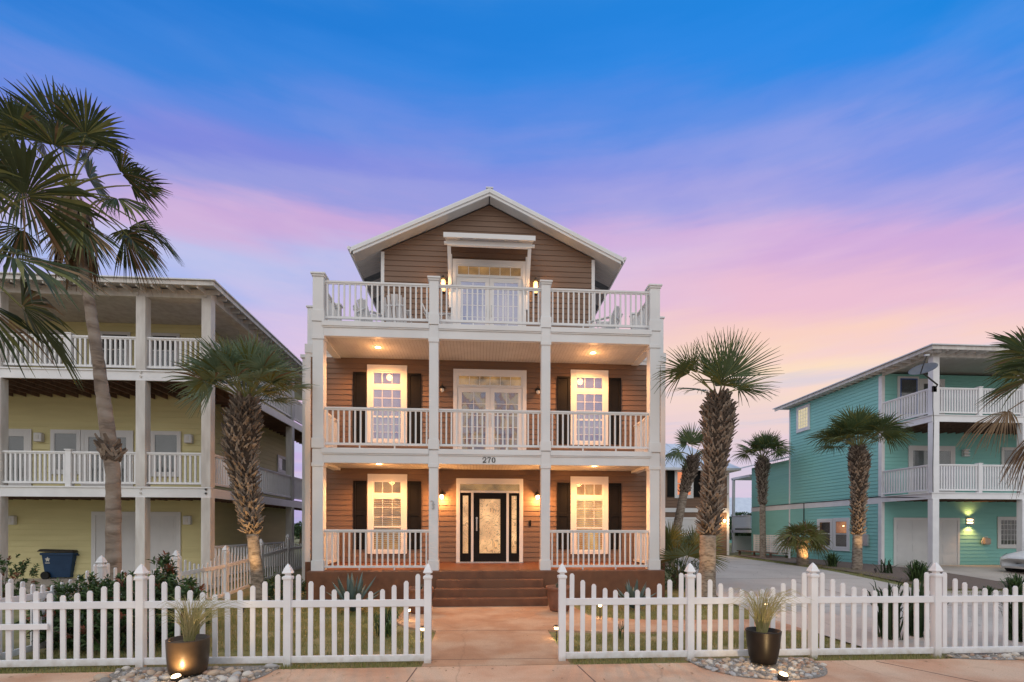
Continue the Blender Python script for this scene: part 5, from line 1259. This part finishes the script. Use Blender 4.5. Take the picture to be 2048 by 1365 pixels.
# strap leaved shrubs in the gravel bed
def strap(label, x, y, n, h, spread, w, m, seed, group, name='strappy_plant', cat='plant', stiff=.5, kink=.5):
    R = random.Random(seed); z = gz(y)-.01; t = thing(name, label, cat, (x, y, z), group); q = MB()
    for _ in range(n):
        a = R.uniform(0, 6.28); s = spread*R.uniform(.15, 1); hh = h*R.uniform(.6, 1)*(1-.35*(s/spread)**2); o = R.uniform(0, spread*.35); b = R.uniform(0, 6.28)
        p0 = Vector((x+o*math.cos(b), y+o*math.sin(b), z)); dr_ = Vector((math.cos(a), math.sin(a), 0))
        P = [p0, p0+dr_*s*.35+Vector((0,0,hh*.6)), p0+dr_*s*.75+Vector((0,0,hh*.95)), p0+dr_*s*1.05+Vector((0,0,hh*(1-.25*kink)))]
        strip(q, P, dr_+Vector((0,0,.3)), [w*.8, w, w*.7, .002], R.choice((0, 0, 1)))
    q.build('leaves', [m, M['leafd']], t); return t
for i, (px, py, h, n, l) in enumerate(((1835, 1156, .85, 150, 'largest strappy bush in the gravel bed, before the white garage door'), (1664, 1136, .7, 110, 'rounded strappy bush below the double sash windows'),
        (1576, 1118, .55, 80, 'small strappy bush beside the bench and lattice'), (2035, 1172, .75, 120, 'strappy bush at the right edge in front of the white car'), (1975, 1172, .35, 40, 'low strappy tuft left of the white car'))):
    x, y = gp(px, py, .3); strap(l, x, y, n, h, h*.75, .018, M['leaf'], 40+i, 'strappy bushes along the turquoise house')
x, y = gp(1772, 1146, .3); strap('spiky open yucca beside the corner of the turquoise house', x, y, 22, .62, .6, .022, M['leafd'], 47, None, 'yucca', 'plant', kink=-.2)
for i, (px, d, h, n, l) in enumerate(((1782, 9.0, 1.15, 60, 'dark sword leaved yucca behind the right fence, near a fence post'), (1840, 9.2, 1.1, 60, 'dense dark yucca behind the right fence, beside the tallest post'), (2042, 8.8, 1.1, 60, 'dark yucca behind the fence at the right edge'))):
    x, y = xd(px, d); strap(l, x, y, n, h, .5, .026, M['leafd'], 50+i, 'yuccas behind the right fence', 'yucca', 'plant', kink=-.1)
x, y = xd(772, 9.2); strap('arching lily clump in the left lawn behind the fence', x, y, 90, .62, .5, .012, M['leaf'], 55, None, 'lily_clump', 'plant', kink=1.2)
x, y = gp(1241, 1277, 0); strap('thin grass tuft behind the fence right of the walkway', x, y, 12, .4, .25, .008, M['leaf'], 56, None, 'grass_tuft', 'plant')
# agaves
def agave(label, px, d, sc, seed):
    R = random.Random(seed); x, y = xd(px, d); t = thing('agave', label, 'agave', (x, y, 0), 'blue grey agaves by the porch'); q = MB()
    for i in range(20):
        a = i*2.39996; el = math.radians(82-64*i/20); L = sc*R.uniform(.8, 1.05); w = .075*sc
        d0 = Vector((math.cos(a)*math.cos(el), math.sin(a)*math.cos(el), math.sin(el))); tg = Vector((-math.sin(a), math.cos(a), 0)); nm = tg.cross(d0)
        rows = []
        for f, k in ((0, .55), (.25, .8), (.5, 1), (.75, .7), (.92, .25), (1, .02)):
            c = Vector((x, y, .03))+d0*L*f+Vector((0,0,1))*(-.10*L*f*f*(1 if i > 8 else .2)); rows.append((c-tg*w*k+nm*w*k*.35, c, c+tg*w*k+nm*w*k*.35, c-nm*w*k*.3))
        vs = [p for r in rows for p in r]; fs = []
        for j in range(5):
            b = j*4; fs += [(b, b+1, b+5, b+4), (b+1, b+2, b+6, b+5), (b+2, b+3, b+7, b+6), (b+3, b, b+4, b+7)]
        q.add(vs, fs)
    q.build('leaves', M['agave'], t, smooth=True)
agave('large blue grey agave in front of the porch wall, left of the steps', 705, 11.7, .98, 60)
agave('smaller blue grey agave in front of the porch wall, right of the steps', 1268, 12.2, .78, 61)
# far trees beyond the wing
def fartree(label, px, d, h, w, seed):
    R = random.Random(seed); x, y = xd(px, d); t = thing('broadleaf_tree', label, 'tree', (x, y, .3), 'dark trees beyond the houses')
    q = MB(); q.tube([(x, y, .2), (x+.1, y, h*.35), (x, y, h*.7)], [.16, .12, .05], 7); q.build('trunk', M['stem'], t)
    q = MB()
    for _ in range(7): c = (x+R.uniform(-w, w)*.6, y+R.uniform(-w, w)*.6, .3+h*R.uniform(.4, .8)); leafy(q, c, w*.5, w*.5, h*.24, 60, .3, .07, (0, 1), R, 6)
    q.build('crown', LM, t)
for i, (px, d, h, w, l) in enumerate(((1474, 46, 3.4, 2.2, 'dark tree beyond the driveway, beside the back porch post'), (1492, 50, 2.6, 2.0, 'dark bushy tree beyond the back porch railing'), (1500, 42, 1.9, 1.5, 'low dark tree behind the back porch'), (600, 52, 2.4, 2.4, 'dark tree glimpsed between the yellow and brown houses'), (612, 60, 2.0, 2.6, 'small far tree beside the brown house corner'))): fartree(l, px, d, h, w, 70+i)
# ================================================================== POTS, STONES, LAMPS
def pot(label, x, y, z, prof, m, name='planter', sc=1.0, n=36):
    t = thing(name, label, 'planter', (x, y, z)); q = MB(); q.lathe(prof, (x, y, z), n); q.build('pot_body', m, t, smooth=True)
    r = [p for p in prof][-1]; q = MB(); q.lathe([(.001, r[1]-.005), (r[0]-.005, r[1]-.005), (r[0]-.004, r[1]+.012), (.001, r[1]+.02)], (x, y, z), 24); q.build('soil', M['soil'], t)
    return t
PL = (hx(377, 6.96), 6.96, .03); PR = (hx(1527, 6.98), 6.98, .03)
pot('wide bronze glazed planter with a lamp glint on its front, on the left stone bed', *PL, [(r*.85, z) for r, z in ((.22,0),(.258,.01),(.276,.10),(.288,.22),(.296,.36),(.300,.44),(.302,.452),(.292,.458),(.278,.45),(.27,.39))], M['bronze'])
pot('tall dark bronze glazed planter tapering to its foot, on the right stone bed', *PR, [(r*.9, z) for r, z in ((.16,0),(.19,.01),(.215,.10),(.24,.24),(.256,.40),(.266,.455),(.268,.468),(.26,.474),(.245,.466),(.238,.40))], M['glaze'])
def fgrass(label, c, n, h, spread, bias, seed):
    R = random.Random(seed); t = thing('fountain_grass', label, 'ornamental grass', c); q = MB()
    for _ in range(n):
        a = R.uniform(0, 6.28); s = spread*R.random()**.6; o = R.uniform(0, .07); hh = h*R.uniform(.55, 1.05); b = R.uniform(0, 6.28)
        p0 = Vector((c[0]+o*math.cos(b), c[1]+o*math.sin(b), c[2])); dv = Vector((math.cos(a)*s+bias*R.random(), math.sin(a)*s*.8, 0))
        P = [p0, p0+dv*.25+Vector((0,0,hh*.5)), p0+dv*.62+Vector((0,0,hh*.88)), p0+dv*1.0+Vector((0,0,hh*.98)), p0+dv*1.3+Vector((0,0,hh*.86))]
        strip(q, P, Vector((0, -1, .2)), [.0035, .003, .0025, .0018, .0008], R.choice((0, 0, 0, 1)))
    q.build('blades', [M['drygrass'], M['grass'], M['leaf']], t)
fgrass('wispy fountain grass bent by wind, growing in the wide left planter', (PL[0]+.02, PL[1], PL[2]+.42), 190, .58, .46, .16, 80)
fgrass('thin upright fountain grass growing in the tall right planter', (PR[0]-.02, PR[1], PR[2]+.42), 170, .64, .44, .12, 81)
def terra(label, x, y, sc, seed):
    pot(label, x, y, .006, [(r*sc, z*sc) for r, z in ((.20,0),(.225,.02),(.25,.12),(.275,.30),(.29,.46),(.305,.50),(.325,.52),(.33,.56),(.32,.585),(.29,.58),(.28,.50))], M['terra'], 'terracotta_planter')
    q0 = strap('small tufted plant in the ' + ('left' if x < 0 else 'right') + ' terracotta planter by the steps', x, y, 26, .22, .2, .012, M['agave'], seed, None, 'potted_plant', 'plant')
    q0.location.z += .006+.50*sc
terra('weathered terracotta planter at the left side of the entry steps', -1.36, 11.75, 1.0, 82)
terra('weathered terracotta planter at the right side of the entry steps', 1.93, 11.85, 1.0, 83)
# river stones
SM = []
RS = random.Random(5)
for i in range(12):
    import bmesh
    bm = bmesh.new(); bmesh.ops.create_icosphere(bm, subdivisions=2, radius=1)
    off = Vector((i*7.3, i*3.1, i*1.7)); sx, sy, sz = RS.uniform(.85, 1.3), RS.uniform(.7, 1.0), RS.uniform(.45, .75)
    for v in bm.verts:
        k = 1+.22*noise.noise(v.co*1.1+off)+.07*noise.noise(v.co*2.7+off); v.co = Vector((v.co.x*sx, v.co.y*sy, v.co.z*sz))*k
    me = bpy.data.meshes.new('river_stone'); bm.to_mesh(me); bm.free(); me.materials.append(STONE[(i*2) % 5 if i < 10 else 0])
    me.polygons.foreach_set('use_smooth', [True]*len(me.polygons)); SM.append(me)
fill = MB()
def bed(cx, cy, rx, ry, n, ymax, smin, smax, label, group, seed):
    R = random.Random(seed); placed = []; tries = 0
    while len(placed) < n and tries < 40000:
        tries += 1; a = R.uniform(0, 6.28); k = R.random()**.5; x, y = cx+rx*k*math.cos(a), cy+ry*k*math.sin(a)
        if y > ymax or y < 6.02: continue
        s = smin+(smax-smin)*R.random()**1.8
        if any((x-p[0])**2+(y-p[1])**2 < ((s+p[2])*.74)**2 for p in placed): continue
        if any((x-p[0])**2+(y-p[1])**2 < .2**2 for p in (PL, PR)): continue
        placed.append((x, y, s))
    for x, y, s in placed:
        o = link('river_stone', R.choice(SM), None, (x, y, s*.34)); o.scale = (s, s, s); o.rotation_euler = (R.uniform(-.35, .35), R.uniform(-.35, .35), R.uniform(0, 6.28))
        tag(o, label, 'stone', group)
    pts = []
    for k in range(40):
        a = 2*math.pi*k/40; w = 1+.05*noise.noise(Vector((math.cos(a)*2, math.sin(a)*2, cx))); pts.append((cx+rx*1.02*w*math.cos(a), min(ymax+.06, cy+ry*1.02*w*math.sin(a))))
    fill.add([(x, y, .006) for x, y in pts], [tuple(range(40))], 1)
    for _ in range(int(rx*ry*700)):
        a = R.uniform(0, 6.28); k = R.random()**.5; x, y = cx+rx*k*math.cos(a), cy+ry*k*math.sin(a)
        if y > ymax: continue
        s = R.uniform(.010, .024); b = V3((x, y, .008)); T = Matrix.Rotation(R.uniform(0, 6.28), 3, 'Z')
        oc = [T @ Vector(v) for v in ((s,0,0),(0,s*.8,0),(-s,0,0),(0,-s*.8,0),(s*.1,s*.1,s*.75))]
        fill.add([b+v for v in oc], [(0,1,4),(1,2,4),(2,3,4),(3,0,4)], 2+R.randrange(3))
bed(-3.85, 7.15, 1.05, 1.15, 118, 7.27, .034, .082, 'rounded river stone in the bed round the wide left planter', 'river stones round the left planter', 91)
bed(4.05, 7.1, .92, .86, 150, 7.27, .028, .054, 'rounded river stone in the bed round the tall right planter', 'river stones round the right planter', 92)
bed(8.15, 7.22, .95, .22, 30, 7.42, .03, .055, 'rounded river stone in the small bed under the fence at far right', 'river stones under the right fence', 93)
tag(fill.build('pebbles', [M['soil'], M['pebble'], STONE[0], STONE[1], STONE[2]]), kind='stuff')
# uplights on the stone beds
def uplight(label, x, y, tgt, w, grp='spot lights on the stone beds'):
    t = thing('garden_spotlight', label, 'spot light', (x, y, .0), grp); c = Vector((x, y, .075)); d = (V3(tgt)-c).normalized()
    ax = Vector((d.x*.3, -.30, .9)).normalized()
    q = MB(); q.tube([c-ax*.08, c-ax*.07, c, c+ax*.012], [.05, .062, .066, .06], 14, caps=False); q.build('lamp_housing', M['iron'], t, smooth=True)
    q = MB(); q.tube([c-ax*.005, c+ax*.012, c+ax*.022], [.057, .05, .02], 14); q.build('lamp_lens', M['pathbulb'], t, smooth=True)
    spot(t, tuple(c+ax*.06), tgt, w, 110, (1,.66,.30), .03, .7); point(t, tuple(c+ax*.10), w*.10, (1,.72,.40), .03)
uplight('small lit spot light among the stones in front of the wide left planter', *gp(352, 1356, .06), (PL[0]+.02, PL[1], .45), 17)
uplight('small lit spot light among the stones in front of the tall right planter', *gp(1567, 1352, .06), (PR[0], PR[1], .45), 16)
# hidden landscape spots at the palms
def palmspot(label, x, y, tgt, w):
    t = thing('garden_spotlight', label, 'spot light', (x, y, gz(y)), 'spot lights at the palm trunks'); c = Vector((x, y, gz(y)+.12)); d = (V3(tgt)-c).normalized()
    q = MB(); q.tube([(x, y, gz(y)-.05), (x, y, gz(y)+.1)], .012, 6); q.tube([c-d*.06, c+d*.06], [.035, .046], 10, caps=False); q.build('lamp_housing', M['iron'], t)
    q = MB(); q.tube([c+d*.03, c+d*.038], .036, 10); q.build('lamp_lens', M['pathbulb'], t)
    spot(t, tuple(c+d*.08), tgt, w, 60, (1,.58,.22), .04, .8)
x, y = xd(516, 12.8); palmspot('low spot light shining up the trunk of the full crowned cabbage palm', x+.1, y-1.0, (x, y, 2.4), 210)
x, y = xd(1414, 13.2); palmspot('low spot light shining up the thick booted palm right of the house', x-.2, y-1.1, (x, y, 2.4), 60)
x, y = xd(1714, 20.5); palmspot('low spot light shining up the palm before the turquoise wall', x-.2, y-1.2, (x, y, 2.8), 170)
x, y = xd(1606, 22.9); palmspot('low spot light at the foot of the short squat palm', x-.1, y-.9, (x, y, 1.2), 130)
def pathlight(px, py, d, label):
    x, y = xd(px, d); z = EYE-un(px, py)[1]*d; zb = gz(y)-.03
    t = thing('path_light', label, 'path light', (x, y, zb), 'small lit path lights in the lawn')
    q = MB(); q.tube([(x, y, zb), (x, y, z-.02)], .011, 6); q.lathe([(.055, .03), (.05, .045), (.012, .062)], (x, y, z), 14); q.build('stake', M['iron'], t)
    q = MB(); q.lathe([(.03, -.02), (.038, 0), (.045, .029)], (x, y, z), 12); q.build('lamp_lens', M['pathbulb'], t); point(t, (x, y, z-.06), 2.6, (1,.72,.4), .03)
pathlight(817.5, 1221, 10.6, 'lit path light beside the left terracotta planter')
pathlight(846, 1259, 8.9, 'lit path light just behind the left gate post')
pathlight(1113.5, 1257, 8.9, 'lit path light just behind the right gate post')
pathlight(1200.5, 1212, 10.9, 'lit path light in the lawn between agave and cross path')
pathlight(1532, 1208, 11.4, 'lit path light near the driveway edge behind the tall right planter')
RL = random.Random(77); q = MB()
for _ in range(170):
    x, y = RL.uniform(-7, 9.5), 7.2-abs(RL.gauss(0, .28)) if RL.random() < .7 else RL.uniform(6.2, 12.5)
    if RL.random() < .25: x = RL.choice((-.9, 1.4))+RL.gauss(0, .25); y = RL.uniform(6.3, 12.5)
    if any((x-p[0])**2+(y-p[1])**2 < .1 for p in (PL, PR)): continue
    s = RL.uniform(.012, .032); a = RL.uniform(0, 6.28); c, d = math.cos(a)*s, math.sin(a)*s; z = .012
    q.add([(x-c, y-d, z), (x+d*.4, y-c*.4, z+.006), (x+c, y+d, z+RL.uniform(0, .012)), (x-d*.4, y+c*.4, z+.004)], [(0, 1, 2, 3)], RL.choice((0, 0, 1)))
tag(q.build('fallen_leaves', [M['dead'], M['drygrass']]), kind='stuff')
# ================================================================== CAR
cX, cY = 20.55, 17.75; cz = gz(cY)+.012
t = thing('car', 'white car with spoked alloy wheels parked before the turquoise house', 'car', (cX, cY, cz))
ST_ = [(0.0,.62,.30,.52,.60),(.12,.78,.22,.60,.70),(.45,.86,.20,.66,.80),(.95,.89,.20,.72,.90),(1.35,.90,.20,.78,.96),(2.0,.91,.20,.80,.98),(3.0,.91,.20,.82,1.0),(3.7,.90,.22,.84,1.02),(4.2,.86,.26,.86,1.02),(4.5,.74,.34,.80,.95)]
q = MB(); vs = []; fs = []
for x, w, zb, zs, zt in ST_:
    h = [(w*.94, zb), (w, zb+.18), (w, zs), (w*.93, zt-.05), (w*.6, zt)]
    for yy, z in h: vs.append((cX+x, cY-yy, cz+z))
    for yy, z in reversed(h): vs.append((cX+x, cY+yy, cz+z))
n = 10
for i in range(len(ST_)-1):
    for k in range(n): a = i*n+k; b = i*n+(k+1) % n; fs.append((a, b, b+n, a+n))
fs += [tuple(range(n)), tuple(range((len(ST_)-1)*n, len(ST_)*n))]; q.add(vs, fs); body = q.build('body', M['carp'], t, smooth=True)
q = MB(); vs = []; fs = []
CB = [(1.25,.80,.93,.95),(1.95,.72,.95,1.34),(2.4,.68,.96,1.42),(3.1,.67,.97,1.41),(3.75,.70,1.0,1.22),(4.15,.74,1.0,1.03)]
for x, w, z0, z1 in CB: vs += [(cX+x,cY-.84,cz+z0),(cX+x,cY-w*.9,cz+z1-.04),(cX+x,cY-w*.6,cz+z1),(cX+x,cY+w*.6,cz+z1),(cX+x,cY+w*.9,cz+z1-.04),(cX+x,cY+.84,cz+z0)]
for i in range(5):
    for k in range(5): a = i*6+k; fs.append((a, a+1, a+7, a+6))
q.add(vs, fs); q.build('windows', M['dkglass'], t, smooth=True)
q = MB(); vs = []; fs = []
for x, w, z0, z1 in CB[1:5]: vs += [(cX+x,cY-w*.86,cz+z1-.02),(cX+x,cY-w*.6,cz+z1+.012),(cX+x,cY+w*.6,cz+z1+.012),(cX+x,cY+w*.86,cz+z1-.02)]
for i in range(3):
    for k in range(3): a = i*4+k; fs.append((a, a+1, a+5, a+4))
q.add(vs, fs); q.build('roof', M['carp'], t, smooth=True)
for wx in (.86, 3.6):
    for s in (-1, 1):
        yy = cY+s*.80
        q = MB(); q.tube([(cX+wx, yy-.13, cz+.33), (cX+wx, yy+.13, cz+.33)], .395, 28); q.build('wheel_arch', M['rubber'], t)
        q = MB(); q.tube([(cX+wx, yy+s*.06, cz+.33), (cX+wx, yy+s*.145, cz+.33), (cX+wx, yy+s*.155, cz+.33)], [.33, .33, .315], 28); w = q.build('wheel', M['rubber'], t)
        q = MB(); c = Vector((cX+wx, yy+s*.162, cz+.33))
        P = [c+Vector((.245*math.cos(2*PI*k/28), 0, .245*math.sin(2*PI*k/28))) for k in range(29)]; q.tube(P, .018, 6, caps=False)
        for k in range(5):
            for o in (-.16, .16): a = 2*PI*k/5+.3; q.bar(tuple(c), tuple(c+Vector((.24*math.cos(a+o), 0, .24*math.sin(a+o)))), .035, .02)
        q.tube([c-Vector((0,.01,0)), c+Vector((0,.012,0))], .05, 12); q.build('rim', M['chrome'], w)
for s in (-1, 1):
    q = MB(); q.add([(cX+.05,cY+s*.70,cz+.60),(cX+.42,cY+s*.865,cz+.70),(cX+.50,cY+s*.83,cz+.785),(cX+.12,cY+s*.66,cz+.69),(cX+.09,cY+s*.70,cz+.60),(cX+.42,cY+s*.88,cz+.70),(cX+.50,cY+s*.85,cz+.79),(cX+.14,cY+s*.68,cz+.70)],
          [(4,5,6,7),(0,1,5,4),(3,2,6,7)]); q.build('headlight', M['chrome'], t)
    q = MB(); q.box(cX+.42, cX+.52, cY+s*.868-.02, cY+s*.868+.02, cz+.47, cz+.50); q.build('side_marker', mat('marker_red', (.5,.04,.03), None) if s < 0 else bpy.data.materials['marker_red'], t)
# ================================================================== SKY, SUN, CAMERA
w = bpy.data.worlds.new('World'); SC.world = w; w.use_nodes = True
nt = w.node_tree; N = nt.nodes; L = nt.links; bg = N['Background']
def math_(op, a, b=None, clamp=False):
    n = N.new('ShaderNodeMath'); n.operation = op; n.use_clamp = clamp
    for i, v in enumerate((a, b)):
        if v is None: continue
        if hasattr(v, 'is_linked'): L.new(v, n.inputs[i])
        else: n.inputs[i].default_value = v
    return n.outputs[0]
def ramp(fac, stops, interp='EASE'):
    r = N.new('ShaderNodeValToRGB'); r.color_ramp.interpolation = interp; e = r.color_ramp.elements
    def lin(c): return tuple(((v/255+.055)/1.055)**2.4 if v > 10 else v/255/12.92 for v in c)
    while len(e) < len(stops): e.new(.5)
    for q_, (p, c) in zip(e, stops): q_.position = p; q_.color = (*lin(c), 1)
    L.new(fac, r.inputs['Fac']); return r.outputs['Color']
tc = N.new('ShaderNodeTexCoord'); sp = N.new('ShaderNodeSeparateXYZ'); L.new(tc.outputs['Generated'], sp.inputs[0])
X_, Y_, Z_ = sp.outputs
def nz(scale, sc, det=4, rough=.5, off=0, rot=0):
    mp = N.new('ShaderNodeMapping'); mp.inputs['Scale'].default_value = scale; mp.inputs['Location'].default_value = (off, off*.7, off*.3); mp.inputs['Rotation'].default_value = (0, rot, 0); L.new(tc.outputs['Generated'], mp.inputs['Vector'])
    n = N.new('ShaderNodeTexNoise'); n.inputs['Scale'].default_value = sc; n.inputs['Detail'].default_value = det; n.inputs['Roughness'].default_value = rough; L.new(mp.outputs[0], n.inputs['Vector']); return n.outputs['Fac']
warp = math_('MULTIPLY', math_('SUBTRACT', nz((1, 1, 2.2), 1.6, 3, .45, 1.3), .5), .10)
warp2 = math_('MULTIPLY', math_('SUBTRACT', nz((1, 1, 9), 2.2, 6, .58, 4.1, .12), .5), .10)
hy = math_('SQRT', math_('ADD', math_('MULTIPLY', Y_, Y_), math_('MULTIPLY', Z_, Z_)))
el0 = math_('ADD', math_('MULTIPLY', math_('DIVIDE', Z_, math_('MAXIMUM', hy, .001)), .72), math_('MULTIPLY', Z_, .28))
el = math_('ADD', math_('ADD', el0, warp), warp2)
left = ramp(el, [(0, (166,160,214)), (.10, (190,174,226)), (.28, (228,194,228)), (.37, (196,186,234)), (.455, (170,188,238)), (.505, (200,168,218)), (.54, (150,156,223)), (.58, (126,138,222)), (.63, (95,138,224)), (.67, (60,132,220)), (.72, (38,122,212)), (.80, (110,160,220)), (1, (170,190,225))])
right = ramp(el, [(0, (205,188,220)), (.10, (212,202,222)), (.20, (238,212,210)), (.285, (253,224,196)), (.35, (250,210,196)), (.415, (236,192,212)), (.485, (208,172,220)), (.545, (158,160,228)), (.60, (126,150,230)), (.65, (80,140,230)), (.69, (46,138,230)), (.74, (32,134,224)), (.82, (110,160,220)), (1, (170,190,225))])
fx_ = math_('ADD', math_('MULTIPLY', X_, 1.15), .47, True)
mx = N.new('ShaderNodeMixRGB'); L.new(fx_, mx.inputs[0]); L.new(left, mx.inputs[1]); L.new(right, mx.inputs[2])
cl = ramp(nz((1, 1, 14), 2.6, 6, .6, 7.7, .10), [(.50, (0,0,0)), (.72, (255,255,255))])
lowm = math_('MULTIPLY', math_('SUBTRACT', .42, Z_), 3.2, True)
cm = math_('MULTIPLY', math_('MULTIPLY', cl, lowm), .62)
m2 = N.new('ShaderNodeMixRGB'); L.new(cm, m2.inputs[0]); L.new(mx.outputs[0], m2.inputs[1]); m2.inputs[2].default_value = (.92, .66, .66, 1)
cl2 = ramp(nz((1, 1, 7), 2.0, 7, .6, 19.3, -.16), [(.47, (0,0,0)), (.70, (255,255,255))])
m4 = N.new('ShaderNodeMixRGB'); L.new(math_('MULTIPLY', math_('MULTIPLY', cl2, math_('MULTIPLY', math_('SUBTRACT', .62, Z_), 3.0, True)), .34), m4.inputs[0]); L.new(m2.outputs[0], m4.inputs[1]); m4.inputs[2].default_value = (.86, .60, .80, 1)
cl3 = ramp(nz((1, 1, 12), 2.4, 6, .55, 31.1, .06), [(.52, (0,0,0)), (.70, (255,255,255))])
m5 = N.new('ShaderNodeMixRGB'); L.new(math_('MULTIPLY', math_('MULTIPLY', cl3, math_('MULTIPLY', math_('SUBTRACT', .36, Z_), 5.0, True)), .75), m5.inputs[0]); L.new(m4.outputs[0], m5.inputs[1]); m5.inputs[2].default_value = (.52, .58, .80, 1)
cl4 = ramp(nz((1, 1, 3.2), 2.6, 5, .55, 43.7, .2), [(.46, (0,0,0)), (.66, (255,255,255))])
m6 = N.new('ShaderNodeMixRGB'); L.new(math_('MULTIPLY', math_('MULTIPLY', cl4, math_('MULTIPLY', math_('SUBTRACT', .66, Z_), 4.0, True)), .26), m6.inputs[0]); L.new(m5.outputs[0], m6.inputs[1]); m6.inputs[2].default_value = (.84, .66, .78, 1)
# brighter, whiter sky behind the camera, raised to light the facades
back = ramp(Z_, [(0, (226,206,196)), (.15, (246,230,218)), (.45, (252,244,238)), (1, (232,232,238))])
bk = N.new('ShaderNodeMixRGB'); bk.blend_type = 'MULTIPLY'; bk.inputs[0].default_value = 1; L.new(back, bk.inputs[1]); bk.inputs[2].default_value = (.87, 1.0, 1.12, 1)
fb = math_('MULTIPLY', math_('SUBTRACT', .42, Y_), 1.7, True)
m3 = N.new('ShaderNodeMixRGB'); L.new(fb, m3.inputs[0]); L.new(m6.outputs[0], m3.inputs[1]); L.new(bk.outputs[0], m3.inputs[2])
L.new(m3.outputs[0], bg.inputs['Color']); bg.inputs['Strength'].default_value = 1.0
sun = bpy.data.lights.new('sun', 'SUN'); sun.energy = .5; sun.angle = math.radians(40); sun.color = (1, .9, .84)
so = bpy.data.objects.new('sun', sun); COL.objects.link(so); so.rotation_euler = (math.radians(52), 0, math.radians(-22))
cam = bpy.data.cameras.new('camera'); co = bpy.data.objects.new('camera', cam); COL.objects.link(co)
cam.sensor_width = 36; cam.lens = F/2048*36; cam.shift_y = (HOR-682.5)/2048; cam.clip_end = 2500; cam.clip_start = .1
co.location = (0, 0, EYE)
co.rotation_euler = (Matrix.Rotation(-TH, 3, 'Z') @ Matrix.Rotation(math.pi/2, 3, 'X') @ Matrix.Rotation(ROLL, 3, 'Z')).to_euler()
SC.camera = co
vs_ = SC.view_settings; vs_.view_transform = 'Standard'; vs_.look = 'None'; vs_.exposure = 0; vs_.gamma = 1; vs_.use_curve_mapping = False
SC.render.engine = 'CYCLES'; SC.cycles.use_denoising = True; SC.cycles.max_bounces = 8; SC.cycles.transparent_max_bounces = 12; SC.cycles.sample_clamp_indirect = 6
